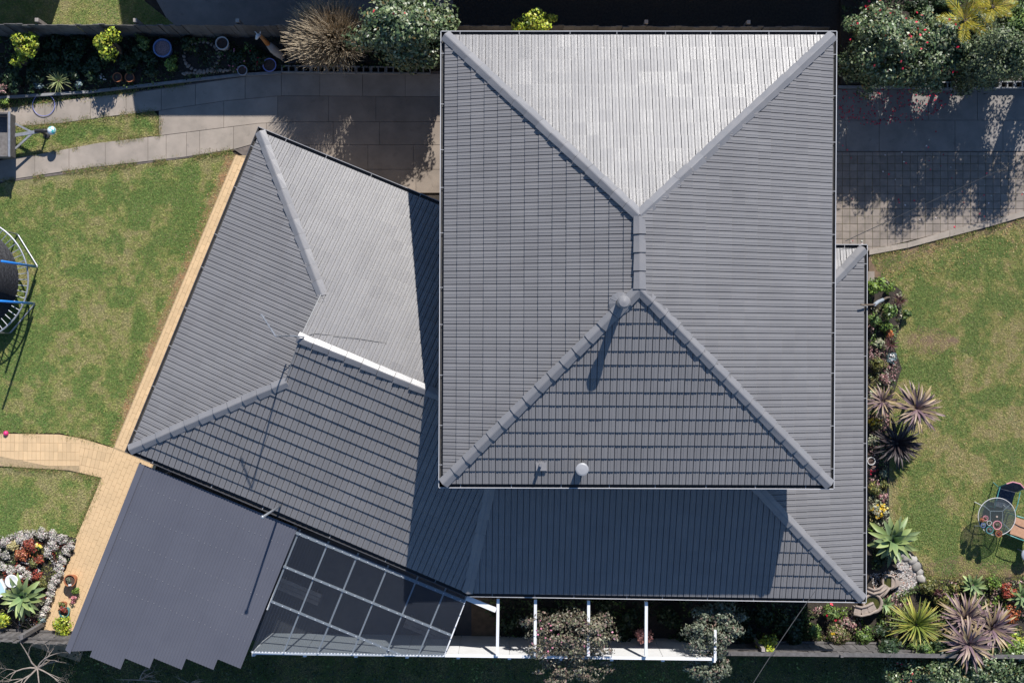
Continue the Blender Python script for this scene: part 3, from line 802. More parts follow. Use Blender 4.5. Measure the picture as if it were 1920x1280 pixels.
patio = thing('patio_cover', 'translucent grey corrugated patio roof on white timber frame beside carport', 'patio cover', P(680, 1110))
ppoly = [(tr[0]+.005, 0.02), ab(875, 1119), ab(833, 1229), ab(471, 1221.5)]
amax = max(p[0] for p in ppoly)
nsh = 5
for k in range(nsh):
    a0 = tr[0]+.005+(amax-tr[0])*k/nsh; a1 = tr[0]+.005+(amax-tr[0])*(k+1)/nsh
    corr(ppoly, a0, a1, amp=.015, lift=0.002+.004*(k % 2)).part('clear_sheet', m_poly, patio, smooth=True)
def clipline(p, q):
    c = ccw(ppoly); (x0, y0), (x1, y1) = p, q; t0, t1 = 0.0, 1.0
    for i in range(len(c)):
        ax, ay = c[i]; bx, by = c[(i+1) % len(c)]; ex, ey = bx-ax, by-ay
        d0 = ex*(y0-ay)-ey*(x0-ax); d1 = ex*(y1-ay)-ey*(x1-ax)
        if d0 < 0 and d1 < 0: return None
        if d0 < 0: t0 = max(t0, d0/(d0-d1))
        elif d1 < 0: t1 = min(t1, d0/(d0-d1))
    if t1 <= t0: return None
    return ((x0+(x1-x0)*t0, y0+(y1-y0)*t0), (x0+(x1-x0)*t1, y0+(y1-y0)*t1))
screws = MB()
def pbeam(p, q, w, h, name, drop, scr=False):
    r = clipline(p, q)
    if not r: return
    a, b = r
    MB().beam(pl(*a)-Vector((0, 0, drop+h/2)), pl(*b)-Vector((0, 0, drop+h/2)), w, h).part(name, m_white, patio)
    if scr:
        n = int(math.hypot(b[0]-a[0], b[1]-a[1])/0.23)
        for k in range(n+1):
            t = (k+.5)/(n+1); c = pl(a[0]+(b[0]-a[0])*t, a[1]+(b[1]-a[1])*t); screws.box((c.x, c.y, c.z+.014), (.022, .022, .012))
for b in (0.10, 1.0, 1.93): pbeam((tr[0]-.2, b), (amax+.3, b), .055 if b > .2 else .08, .045, 'purlin', .014, True)
for k, a in enumerate((tr[0]+.06, tr[0]+.83, tr[0]+1.62, tr[0]+2.42, tr[0]+3.2, tr[0]+3.95)):
    pbeam((a, -.5), (a, 4), .038, .10, 'rafter', .062)
# edge trim along slanted bottom and right side
for p, q in ((ppoly[1], ppoly[2]), (ppoly[2], ppoly[3])):
    MB().beam(pl(*p)-Vector((0, 0, .03)), pl(*q)-Vector((0, 0, .03)), .03, .05).part('edge_trim', m_white, patio)
    n = int(math.hypot(q[0]-p[0], q[1]-p[1])/.3)
    for k in range(n):
        t = (k+.5)/n; c = pl(p[0]+(q[0]-p[0])*t, p[1]+(q[1]-p[1])*t); screws.box((c.x, c.y, c.z+.016), (.022, .022, .012))
tag(screws.part('roof_screw', m_screw, patio), kind='stuff')

# objects under the clear roof: timber bench slab
def bench(px, py, label):
    q = P(px, py, .45); t = thing('bench', label, 'bench', (q.x, q.y, 0))
    d = Vector((wing_u.x, wing_u.y, 0))
    for k in (-1, 0, 1):
        off = Vector((wing_v.x, wing_v.y, 0))*(k*.11)
        MB().beam(q-d*.6+off, q+d*.6+off, .1, .03).part('slat', m_timber_l, t)
    for s in (-.45, .45):
        MB().beam(Vector((q.x, q.y, 0))+d*s, q+d*s-Vector((0, 0, .02)), .06, .25).part('leg', m_timber_l, t)
bench(560, 1108, 'pale timber bench under the translucent patio roof near carport')
bench(800, 1180, 'pale timber bench under the translucent patio roof near white screen')
# paving below the patio
patio_floor = sheet('patio_floor', [(300, 900), (885, 1100), (885, 1205), (150, 1205)], -0.010, m_deck)
sheet('side_passage', [(884, 1118), (935, 1118), (935, 1203), (884, 1203)], 0.024, m_earth)

# ------------------------------------------------------------------ white screen wall and pergola
screen = thing('white_screen_wall', 'long white painted boundary screen along the south side of pergola and patio', 'wall', P(900, 1195))
p0, p1 = P(474, 1223.5, 2.28), P(1340, 1235, 2.28)
nP = 9
for k in range(nP):
    a = p0.lerp(p1, k/nP+.0006); b = p0.lerp(p1, (k+1)/nP-.0006)
    MB().beam((a.x, a.y, 1.13), (b.x, b.y, 1.13), .03, 2.26).part('panel', m_white, screen)
MB().beam((p0.x, p0.y, 2.275), (p1.x, p1.y, 2.275), .07, .03).part('cap', m_white, screen)
for k in range(nP+1):
    a = p0.lerp(p1, k/nP); MB().beam((a.x, a.y-.06, 0), (a.x, a.y-.06, 2.2), .08, .08).part('post', m_white, screen)
perg = thing('pergola', 'white open pergola beams spanning from south gutter to white screen', 'pergola', P(1070, 1180))
for x0, x1 in ((934, 932.5), (1004, 1003), (1103.5, 1103), (1211.5, 1211)):
    a = P(x0, 1121+(x0-934)*.02, 2.5); b = P(x1, 1228, 2.4)
    MB().beam(a, b, .07, .14).part('beam', m_white, perg)
MB().beam(P(872, 1119, 2.52), P(930, 1143, 2.5), .12, .06).part('diagonal_beam', m_white, perg)
a = P(1340, 1236, 2.3); MB().beam((a.x, a.y, 2.36), (a.x, a.y+.75, 2.36), .06, .1).part('end_beam', m_white, perg)

# ------------------------------------------------------------------ fences
def fence(name, label, a, b, h, pal_w, face, rails_side, posts, m=m_timber, capping=False, hjit=.015):
    a, b = Vector(a), Vector(b); t = (b-a).normalized(); n = Vector((-t.y, t.x)); L = (b-a).length
    root = thing(name, label, 'fence', (a.x, a.y, 0))
    pm = MB().box((0, 0, h/2), (pal_w+.012, .014, h)).mesh('paling', m)
    k = int(L/pal_w); ang = math.atan2(t.y, t.x)
    for i in range(k):
        c = a+t*((i+.5)*pal_w)+n*(.009*(i % 2)+R.uniform(-.002, .002))
        inst('paling', pm, root, (c.x, c.y, R.uniform(-hjit, hjit)), (R.uniform(-.012, .012), R.uniform(-.012, .012), ang+R.uniform(-.02, .02)))
    for z in (.35, h-.32):
        MB().beam(V3(a+n*rails_side*.045, z), V3(b+n*rails_side*.045, z), .04, .075).part('rail', m, root)
    for s in posts:
        c = a+t*s+n*rails_side*.11
        MB().beam((c.x, c.y, 0), (c.x, c.y, h+.06), .09, .09).part('post', m_timber_l, root)
    if capping:
        MB().beam(V3(a, h+.02), V3(b, h+.02), .10, .03).part('capping', m, root)
    return root
fence('paling_fence', 'weathered grey paling fence behind the north garden bed', P2(-70, 46, 1.5), P2(1560, 51, 1.5), 1.5, .15, 0, 1, [1.9, 4.4, 7.0, 9.6, 12.2, 14.8, 17.4, 20.0])
fence('paling_fence', 'weathered paling fence section behind the corner flower bed beside carport', P2(-70, 1200, 1.55), P2(170, 1209, 1.55), 1.55, .105, 0, 1, [])
fence('paling_fence', 'weathered capped paling fence along the south east garden', P2(1342, 1224, 1.55), P2(1990, 1231, 1.55), 1.55, .15, 0, 1, [1.2, 6.5], capping=True)
gp_ = P(82, 1168, 0)
MB().beam(gp_, (gp_.x, gp_.y, 1.72), .11, .10).solo('fence_post', m_timber, gp_, 'thick leaning grey post standing in front of the corner paling fence', 'post')
gp_ = P(1549, 1201, 0)
MB().beam(gp_, (gp_.x+.02, gp_.y-.02, 1.7), .07, .06).solo('fence_post', m_timber, gp_, 'grey blue post against the south east fence', 'post')

# low concrete block edging
def block_mesh():
    mb = MB(); L, W, h, t = .385, .19, .19, .03
    xs = [-L/2, -L/2+t, -t/2, t/2, L/2-t, L/2]
    for x0, x1 in ((xs[0], xs[1]), (xs[2], xs[3]), (xs[4], xs[5])): mb.box(((x0+x1)/2, 0, h/2), (x1-x0, W, h))
    for s in (-1, 1):
        for x0, x1 in ((xs[1], xs[2]), (xs[3], xs[4])): mb.box(((x0+x1)/2, s*(W/2-t/2), h/2-.001), (x1-x0, t, h-.002))
    return mb.mesh('block', m_block)
BLK = block_mesh()
def block_row(label, a, b):
    a, b = Vector(a), Vector(b); t = (b-a).normalized(); L = (b-a).length; n = int(L/.395)
    root = thing('block_edging', label, 'edging', (a.x, a.y, 0))
    for k in range(n):
        c = a+t*((k+.5)*.395)
        inst('block', BLK, root, (c.x, c.y, R.uniform(-.008, 0.0)), (0, 0, math.atan2(t.y, t.x)+R.uniform(-.02, .02)))
block_row('row of hollow grey concrete blocks edging the north bed beneath bushes', P2(527, 129, .19), P2(822, 132, .19))
block_row('row of hollow grey concrete blocks edging the camellia bed', P2(1735, 160, .19), P2(1990, 158, .19))
edg = thing('garden_edging', 'low concrete edging strip of the north garden bed beside the path', 'edging', P(300, 165))
ep = [(-70, 190), (0, 183), (167, 172), (255, 162), (359, 150), (450, 140), (527, 136)]
for q0, q1 in zip(ep, ep[1:]):
    a, b = P(*q0, .12), P(*q1, .12); MB().beam((a.x, a.y, .06), (b.x, b.y, .06), .07, .13).part('edging_stone', m_block, edg)
edg = thing('garden_edging', 'low concrete edging strip in front of the camellia bed', 'edging', P(1640, 166))
a, b = P(1572, 163, .1), P(1738, 164, .1); MB().beam((a.x, a.y, .05), (b.x, b.y, .05), .07, .11).part('edging_stone', m_block, edg)

#PART2
# ------------------------------------------------------------------ vegetation tools
def pal_pick(pal, n, rng, jit=0.22):
    cols = np.array([p[0] for p in pal], dtype=float); w = np.array([p[1] for p in pal], dtype=float); w /= w.sum()
    c = cols[rng.choice(len(pal), n, p=w)]
    return np.clip(c*(1+rng.normal(0, jit, (n, 1))), 0.004, 0.95)
def leaf_quads(C, Nn, size, asp, rng):
    n = len(C); T = rng.normal(0, 1, (n, 3)); T -= Nn*np.sum(T*Nn, 1, keepdims=True)
    T /= np.linalg.norm(T, axis=1, keepdims=True)+1e-9; B = np.cross(Nn, T)
    s = (size*rng.uniform(.65, 1.25, n))[:, None]
    V = np.empty((n, 4, 3)); V[:, 0] = C-T*s; V[:, 1] = C+B*s*asp+Nn*s*.18; V[:, 2] = C+T*s; V[:, 3] = C-B*s*asp+Nn*s*.18
    return V.reshape(-1, 3)
def crown_pts(c, rad, n, rng, clumps, cr=.42, shell=.55, low=False):
    d = rng.normal(0, 1, (clumps, 3)); d[:, 2] = np.abs(d[:, 2])*0.9-0.15 if not low else d[:, 2]+.35
    d /= np.linalg.norm(d, axis=1, keepdims=True)
    rr = (shell+(1-shell)*rng.random((clumps, 1)))*rng.uniform(.70, 1.12, (clumps, 1))
    cc = d*rr*(1-cr*.55)
    k = rng.integers(0, clumps, n); o = rng.normal(0, 1, (n, 3)); ol = np.linalg.norm(o, axis=1, keepdims=True)
    o = o/ol*(rng.random((n, 1))**.45)*cr*rng.uniform(.6, 1.25, (clumps, 1))[k]
    p = cc[k]+o
    Nn = o*1.3/cr+p*.5+np.array([0, 0, .55])+rng.normal(0, .55, (n, 3)); Nn /= np.linalg.norm(Nn, axis=1, keepdims=True)
    return np.array(c)+p*np.array(rad), Nn, k
def stems_mb(base, c, rad, n, r, rng):
    mb = MB()
    for i in range(n):
        a = rng.uniform(0, 6.28); q = (c[0]+rad[0]*.6*math.cos(a)*rng.uniform(.3, 1), c[1]+rad[1]*.6*math.sin(a)*rng.uniform(.3, 1), c[2]+rad[2]*rng.uniform(-.1, .5))
        m = ((base[0]+q[0])/2+rng.uniform(-.05, .05), (base[1]+q[1])/2+rng.uniform(-.05, .05), (base[2]*.55+q[2]*.45))
        mb.tube([base, m, q], [r, r*.7, r*.35], 5)
    return mb
ORD = ('first second third fourth fifth sixth seventh eighth ninth tenth eleventh twelfth thirteenth fourteenth fifteenth sixteenth seventeenth eighteenth nineteenth twentieth').split()+['twenty-'+w for w in ('first second third fourth fifth sixth seventh eighth ninth').split()]
seedc = [100]
def shrub(name, label, cat, px, py, rpx, h, pal, leaf=.035, n=900, flowers=None, group=None, rypx=None, clumps=14, asp=.5,
          gloss=False, zmid=None, jit=.25, ground=0.03, cr=.42, low=False):
    """r in photo pixels, h = height of the plant; px,py is the middle of its crown"""
    seedc[0] += 1; rng = np.random.default_rng(seedc[0])
    zc = h*.62 if zmid is None else zmid
    c = P(px, py, zc); k = mpp(zc); rad = (rpx*k, (rypx or rpx)*k, max(h-zc, .06))
    root = thing(name, label, cat, (c.x, c.y, 0), group)
    C, Nn, cl = crown_pts(c, rad, n, rng, clumps, cr, .55, low)
    C[:, 2] = np.maximum(C[:, 2], ground+.01)
    col = pal_pick(pal, n, rng, jit)*rng.uniform(.8, 1.2, (clumps, 1))[cl]
    V = leaf_quads(C, Nn, leaf, asp, rng)
    link_mesh('crown', np_mesh('crown', V, 4, np.repeat(col, 4, 0), m_leafgloss if gloss else m_leaf, (c.x, c.y, 0)), root)
    if h > .25:
        stems_mb((c.x, c.y, 0), c, rad, 5 if h < 1.2 else 8, .012+.014*h, R).part('trunk', m_bark, root)
    if flowers:
        fp, fn, fs = flowers
        C, Nn, cl = crown_pts(c, tuple(q*1.04 for q in rad), fn*3, rng, clumps, cr, .85)
        idx = np.argsort(-C[:, 2])[:fn]
        C, Nn = C[idx]+np.array([0, 0, .01]), Nn[idx]
        V1 = leaf_quads(C, Nn, fs, .8, rng); V2 = leaf_quads(C+Nn*.006, Nn, fs*.8, .8, rng)
        cc = np.repeat(pal_pick(fp, fn, rng, .15), 4, 0)
        tag(link_mesh('flowers', np_mesh('flowers', np.concatenate([V1, V2]), 4, np.concatenate([cc, cc]), m_petal, (c.x, c.y, 0)), root), kind='stuff')
    return root
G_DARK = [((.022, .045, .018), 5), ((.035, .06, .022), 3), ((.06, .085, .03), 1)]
G_CAM = [((.045, .075, .030), 4), ((.085, .13, .050), 4), ((.17, .21, .095), 3), ((.27, .30, .18), 1.3), ((.17, .12, .04), .4)]
G_MID = [((.065, .115, .03), 4), ((.10, .16, .04), 3), ((.16, .22, .05), 2)]
G_LIGHT = [((.13, .21, .035), 4), ((.19, .27, .045), 3), ((.08, .13, .03), 2)]
G_YEL = [((.33, .38, .03), 4), ((.24, .32, .03), 3), ((.42, .40, .05), 2), ((.12, .18, .03), 2)]
G_GREY = [((.13, .15, .10), 4), ((.20, .215, .15), 3), ((.08, .10, .06), 3), ((.16, .11, .085), 1)]
G_BROWNISH = [((.17, .145, .10), 4), ((.13, .14, .08), 3), ((.20, .13, .11), 2), ((.27, .25, .18), 1.8), ((.07, .07, .045), 2)]
G_OLIVE = [((.14, .145, .04), 4), ((.20, .19, .05), 3), ((.085, .10, .03), 3), ((.25, .2, .07), 1)]
G_BLUE = [((.16, .22, .24), 4), ((.24, .30, .30), 3), ((.10, .15, .14), 2)]
G_PALE = [((.30, .32, .20), 3), ((.22, .25, .14), 3), ((.40, .36, .26), 2)]
RED = [((.30, .055, .035), 4), ((.22, .04, .03), 3), ((.38, .12, .05), 2), ((.14, .07, .04), 2)]
MAROON = [((.055, .022, .024), 5), ((.085, .03, .03), 3), ((.11, .05, .04), 1)]
ORANGE = [((.50, .17, .06), 4), ((.58, .26, .10), 2), ((.3, .1, .05), 2)]
PINKL = [((.34, .17, .17), 3), ((.24, .14, .12), 3), ((.2, .2, .13), 2), ((.45, .30, .28), 1)]
F_RED = [((.62, .02, .06), 4), ((.72, .07, .10), 2)]
F_YEL = [((.75, .50, .04), 4), ((.72, .58, .18), 2)]
F_WHITE = [((.62, .58, .55), 4), ((.55, .48, .47), 3), ((.46, .47, .40), 2)]
F_PINK = [((.60, .20, .30), 3), ((.66, .32, .40), 2)]

# blade meshes of the rosette plants
def strap_mesh(name, L, w, droop, c_in, c_edge, c_tip, seg=6, fold=.25, m=None):
    mb = MB(); x = z = 0.0; ang = 0.0
    for i in range(seg+1):
        t = i/seg
        ww = w*(0.45+0.55*min(1, t*3.2)) * (1-t**3.0)**0.8 if t < 1 else 0.002
        for s in (-1, 0, 1):
            mb.v.append((x, s*ww/2, z+(abs(s)*ww*fold)))
            ce = np.array(c_in)*(1-abs(s))+np.array(c_edge)*abs(s); cc = ce*(1-t**2)+np.array(c_tip)*t**2
            mb.c.append((*cc, 1))
        ang -= droop/seg*(0.5+t); x += L/seg*math.cos(ang); z += L/seg*math.sin(ang)
    for i in range(seg):
        for s in (0, 1): mb.f.append((3*i+s, 3*i+3+s, 3*i+4+s, 3*i+1+s))
    return mb.mesh(name, m or m_strap, smooth=True)
def rosette(name, label, cat, px, py, z, Rpx, meshes, n, elev, trunk=0.0, group=None, rng=R, stemr=.05, bias=None, lname='leaf'):
    c = P(px, py, z); k = mpp(z); s = Rpx*k
    root = thing(name, label, cat, (c.x, c.y, 0), group)
    for i in range(n):
        t = (i+.5)/n
        az = i*2.39996+rng.uniform(-.25, .25); el = elev[0]+(elev[1]-elev[0])*t**.8+rng.uniform(-.12, .12)
        if bias: az += 0
        sc = s*(0.72+.36*(1-t)**.5*1.0)*rng.uniform(.82, 1.08)
        o = inst(lname, meshes[i % len(meshes)], root, (c.x+.02*math.cos(az), c.y+.02*math.sin(az), z-.05*(1-t)),
                 (rng.uniform(-.25, .25), -el, az), (sc, s*rng.uniform(.85, 1.1), sc))
    if z > .1:
        MB().tube([(c.x, c.y, 0), (c.x+.01, c.y, z*.5), (c.x, c.y, z+.02)], [stemr, stemr*.9, stemr*.7], 7).part('trunk', m_bark, root)
    return root
CORD = [strap_mesh('cordyline_leaf', 1.0, .10, d, ci, ce, ct) for d, ci, ce, ct in (
    (.45, (.19, .125, .155), (.22, .15, .165), (.25, .17, .14)), (.7, (.22, .15, .165), (.33, .25, .13), (.40, .30, .12)), (.3, (.15, .095, .125), (.19, .125, .15), (.23, .155, .15)), (.85, (.24, .17, .18), (.28, .20, .18), (.36, .27, .15)))]
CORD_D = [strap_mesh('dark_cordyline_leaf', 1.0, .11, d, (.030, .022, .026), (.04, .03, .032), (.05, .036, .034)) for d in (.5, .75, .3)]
YUC = [strap_mesh('yucca_leaf', 1.0, .065, d, ci, ce, ct) for d, ci, ce, ct in (
    (.4, (.12, .19, .035), (.20, .25, .04), (.30, .28, .05)), (.65, (.17, .24, .04), (.30, .33, .05), (.44, .34, .08)), (.25, (.10, .15, .035), (.16, .20, .04), (.22, .24, .05)))]
AGV = [strap_mesh('agave_leaf', 1.0, w, d, ci, ce, ct, 8, .22) for w, d, ci, ce, ct in (
    (.26, .5, (.13, .225, .10), (.20, .30, .13), (.28, .33, .11)), (.29, .75, (.17, .27, .10), (.25, .34, .13), (.32, .36, .12)), (.24, .3, (.11, .19, .10), (.18, .26, .13), (.24, .29, .12)))]
FLAX = [strap_mesh('flax_leaf', 1.0, .07, d, (.14, .2, .06), (.25, .30, .12), (.35, .36, .16)) for d in (.5, .9)]
def frond_mesh(name, droop, cols, nl=17):
    mb = MB(); rr_ = random.Random(int(droop*100))
    def sp(t):
        a = -droop*t; return Vector((t*math.cos(a*.6), 0, t*math.sin(a*.6)+.10*t))
    for k in range(nl):
        t = .12+.86*k/(nl-1); p = sp(t); L = .30*math.sin(math.pi*(.15+.8*t))+.03
        for sd in (-1, 1):
            d = Vector((.62, sd*.78, -.25+rr_.uniform(-.15, .15))).normalized(); e = p+d*L; w = Vector((.016, 0, 0)); m_ = p.lerp(e, .5)
            i = len(mb.v); mb.v += [tuple(p), tuple(m_+w), tuple(e), tuple(m_-w)]; mb.f.append((i, i+1, i+2, i+3))
            c = cols[rr_.randrange(len(cols))]; mb.c += [(*c, 1)]*4
    i = len(mb.v)
    for k in range(9):
        p = sp(k/8); r = .014*(1-k/9)
        mb.v += [(p.x, -r, p.z+.004), (p.x, r, p.z+.004)]; mb.c += [(*cols[0], 1)]*2
    for k in range(8): mb.f.append((i+2*k, i+2*k+2, i+2*k+3, i+2*k+1))
    return mb.mesh(name, m_strap)
GOLD = [frond_mesh('golden_frond', d, [(.46, .38, .03), (.36, .33, .03), (.50, .36, .05), (.25, .26, .03)]) for d in (.3, .6, .9)]

# ------------------------------------------------------------------ east garden
rosette('cordyline', 'small purple cordyline beside the gutter above the dark one', 'cordyline', 1655, 752, .75, 34, CORD, 64, (-.15, 1.15), stemr=.04)
rosette('cordyline', 'largest purple and tan cordyline overhanging the east lawn', 'cordyline', 1719, 766, 1.15, 51, CORD, 90, (-.25, 1.2), stemr=.05)
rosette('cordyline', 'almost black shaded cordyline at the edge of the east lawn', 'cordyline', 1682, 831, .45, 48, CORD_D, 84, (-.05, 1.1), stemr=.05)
rosette('cordyline', 'purple cordyline nearest the lawn in the south east cluster of three', 'cordyline', 1810, 1158, 1.2, 53, CORD, 84, (-.25, 1.2))
rosette('cordyline', 'rightmost purple cordyline in the south east cluster of three', 'cordyline', 1860, 1177, 1.3, 54, CORD, 84, (-.25, 1.2))
rosette('cordyline', 'purple cordyline nearest the fence in the south east cluster of three', 'cordyline', 1816, 1206, 1.6, 55, CORD, 84, (-.3, 1.2))
rosette('yucca', 'large green and yellow spiky yucca beside the stone fountain', 'yucca', 1718, 1170, 1.0, 54, YUC, 130, (-.2, 1.25), stemr=.06)
rosette('agave', 'big pale green agave beside the gutter and gravel', 'agave', 1674, 1012, .55, 48, AGV, 38, (-.1, 1.25), stemr=.06)
rosette('agave', 'large pale green agave beside the white birdbath in corner bed', 'agave', 42, 1118, .6, 45, AGV, 38, (-.1, 1.25), stemr=.06)
rosette('agave', 'small green agave behind the purple cordylines', 'agave', 1824, 1096, .35, 26, AGV, 24, (0, 1.2), stemr=.04)
rosette('agave', 'green agave cut by the right edge of the photo', 'agave', 1916, 1118, .4, 28, AGV, 24, (0, 1.2), stemr=.04)
rosette('agave', 'small blue green agave tucked beside the stone fountain', 'agave', 1660, 1132, .3, 20, AGV, 18, (0, 1.1), stemr=.03)

MAR = [strap_mesh('maroon_leaf', 1.0, .06, d, (.07, .030, .032), (.10, .04, .04), (.14, .06, .05)) for d in (.4, .8)]
rosette('maroon_flax', 'dark red brown spiky tuft at the lawn edge', 'plant', 1688, 564, .25, 16, MAR, 60, (.0, 1.3), stemr=.02)
rosette('maroon_flax', 'maroon spiky tuft below the orange succulent', 'plant', 1670, 645, .25, 17, MAR, 60, (.0, 1.3), stemr=.02)
E = [  # name, label, px, py, r, h, palette, leaf, n, flowers
 ('bush', 'bright green leafy bush at the north end of the east bed', 1640, 534, 20, .8, G_LIGHT, .05, 420, None),
 ('bush', 'low green plant beside the paving slab in the east bed', 1668, 540, 12, .4, G_LIGHT, .035, 200, None),
 ('bush', 'mid green bush below the bent pipe in east bed', 1668, 583, 19, .7, G_MID, .045, 450, None),
 ('bush', 'small round green bush jutting into the east lawn', 1700, 590, 10, .35, G_MID, .035, 200, None),
 ('bush', 'green bush hugging the east gutter', 1640, 600, 14, .6, G_MID, .04, 280, None),
 ('bush', 'light green bush above the orange succulent', 1660, 612, 12, .45, G_LIGHT, .04, 240, None),
 ('succulent', 'orange leaved succulent in the east bed', 1668, 624, 9, .25, ORANGE, .04, 130, None),
 ('succulent', 'pale cream green succulent clump beside the east gutter', 1648, 644, 13, .3, G_PALE, .035, 240, None),
 ('succulent', 'blue grey succulent patch with white flowers at lawn edge', 1672, 672, 14, .25, G_BLUE, .035, 260, (F_WHITE, 8, .03)),
 ('bush', 'olive green bush in the middle of the east bed', 1647, 682, 17, .4, G_OLIVE, .035, 360, None),
 ('succulent', 'pinkish succulent clump above the small cordyline', 1660, 710, 14, .3, PINKL, .035, 260, None),
 ('flowering_plant', 'yellow flowered plant left of the dark cordyline', 1640, 793, 16, .4, G_OLIVE, .035, 260, (F_YEL, 22, .04)),
 ('bush', 'dry brownish plant left of the dark cordyline', 1636, 826, 12, .3, G_PALE, .035, 180, None),
 ('flowering_plant', 'small red flowered plant under the white pot', 1635, 880, 10, .25, PINKL, .03, 160, (F_RED, 5, .04)),
 ('succulent', 'pale rosette succulent patch at the bed edge', 1657, 888, 10, .2, G_PALE, .04, 140, None),
 ('bush', 'olive mound beside the east gutter', 1640, 915, 14, .3, G_OLIVE, .03, 300, None),
 ('bush', 'low olive plant along the black edging', 1657, 908, 10, .25, G_OLIVE, .03, 180, None),
 ('succulent', 'reddish pink succulent above the yellow flowers', 1656, 933, 11, .25, PINKL, .035, 200, None),
 ('flowering_plant', 'yellow orange flowering clump above the big agave', 1650, 957, 18, .4, G_PALE, .04, 280, (F_YEL, 34, .045)),
 ('bush', 'bright green plant between yellow flowers and agave', 1640, 990, 13, .4, G_LIGHT, .04, 240, None),
 ('bush', 'dark green undergrowth beneath the big agave', 1650, 1045, 22, .35, G_DARK, .05, 320, None),
 ('bush', 'spreading olive shrub right of the gravel', 1742, 1098, 22, .45, G_OLIVE, .035, 480, None),
 ('bush', 'yellow olive shrub above the yucca', 1765, 1120, 20, .45, G_OLIVE, .04, 420, None),
 ('bush', 'dark red shrub between the olive shrubs and cordylines', 1762, 1112, 11, .5, MAROON, .035, 220, None),
 ('bush', 'olive mound at the edge of the lawn behind small agave', 1795, 1092, 18, .4, G_OLIVE, .035, 360, None),
 ('bush', 'light green mound right of the small agave', 1865, 1090, 17, .35, G_LIGHT, .035, 320, None),
 ('bush', 'reddish brown shrub at the right edge of the garden', 1893, 1108, 20, .45, RED, .035, 420, None),
 ('bush', 'fiery orange red shrub beside the rightmost cordyline', 1893, 1150, 24, .5, [((.42, .09, .03), 4), ((.34, .13, .04), 3), ((.2, .06, .03), 2)], .03, 620, None),
 ('bush', 'bright lime shrub at the lower right corner', 1905, 1205, 24, .7, G_YEL, .035, 560, None),
 ('bush', 'lime green shrub peeping between yucca and cordylines', 1772, 1196, 16, .6, G_YEL, .035, 300, None),
 ('bush', 'green shrub with red flowers below the south eave', 1556, 1150, 19, .6, G_MID, .035, 420, (F_RED, 6, .045)),
 ('bush', 'dusky pink shrub left of the fountain', 1590, 1168, 16, .6, PINKL, .035, 380, None),
 ('bush', 'olive pink shrub in front of the south east fence', 1572, 1192, 24, .75, [((.18, .16, .07), 4), ((.12, .15, .04), 3), ((.3, .19, .14), 2)], .035, 620, (F_YEL, 3, .05)),
 ('bush', 'green shrub between fence post and fountain', 1618, 1190, 20, .6, G_MID, .04, 420, None),
 ('bush', 'green shrub left of the fence post', 1526, 1182, 16, .6, G_MID, .04, 320, None),
 ('bush', 'dark leafy shrub left of the yucca', 1655, 1192, 22, .6, G_DARK, .045, 420, None),
 ('bush', 'yellow green lit shrub in front of the south fence', 1440, 1203, 21, 1.55, G_YEL, .05, 420, None),
]
for nm, lb, x, y, r, h, pal, lf, n, fl in E:
    shrub(nm, lb, 'plant' if nm not in ('bush',) else 'bush', x, y, r, h, pal, lf, int(n*1.3), fl, clumps=9, cr=.5)

for lb, x, pal in (('dark leafy shrub against the fence left of the yucca', 1668, G_DARK), ('green leafy shrub against the fence below the yucca', 1725, G_MID), ('green leafy shrub against the fence right of the yucca', 1768, G_DARK), ('leafy shrub hidden under the cordylines against the fence', 1850, G_DARK), ('light green shrub against the fence at the far right', 1900, G_LIGHT)):
    shrub('fence_shrub', lb, 'shrub', x, 1213, 30, 1.6, pal, .045, 1100, None, 'shrubs along the south east fence', rypx=18, clumps=16, zmid=1.1, cr=.4)
# shrubs beneath and beyond the pergola
shrub('pergola_shrub', 'tall brownish green shrub growing through the pergola beams', 'shrub', 1072, 1186, 112, 2.85, G_BROWNISH, .04, 5600, (F_PINK, 26, .03), rypx=60, clumps=95, zmid=2.3, cr=.19)
shrub('pergola_shrub', 'straggly brownish shrub leaning over the outer face of white screen', 'shrub', 1070, 1250, 78, 2.4, G_BROWNISH, .04, 2200, None, rypx=42, clumps=48, zmid=1.9, cr=.20)
shrub('pergola_shrub', 'grey green shrub at the end of the white screen', 'shrub', 1335, 1176, 70, 2.6, G_GREY, .042, 5000, None, rypx=60, clumps=70, zmid=2.0, cr=.22)
shrub('pergola_shrub', 'grey green lower shrub beyond the end of white screen', 'shrub', 1330, 1248, 56, 2.3, G_GREY, .042, 2200, None, rypx=38, clumps=40, zmid=1.9, cr=.22)
shrub('pink_shrub', 'small salmon pink leaved shrub beside a pergola beam', 'shrub', 1208, 1192, 19, 1.5, [((.55, .24, .20), 4), ((.45, .18, .15), 3), ((.62, .34, .28), 2)], .03, 520, None, clumps=14)
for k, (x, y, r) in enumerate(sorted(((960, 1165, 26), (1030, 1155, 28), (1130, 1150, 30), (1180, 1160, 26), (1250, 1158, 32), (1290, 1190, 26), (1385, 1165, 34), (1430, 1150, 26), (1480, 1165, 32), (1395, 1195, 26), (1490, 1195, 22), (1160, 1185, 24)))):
    shrub('shade_shrub', ORD[k]+' from the left of the dark shrubs shaded by the south eave', 'shrub', x, y, r, .6, G_DARK, .05, 420, None, 'shade shrubs under the south eave', clumps=9)
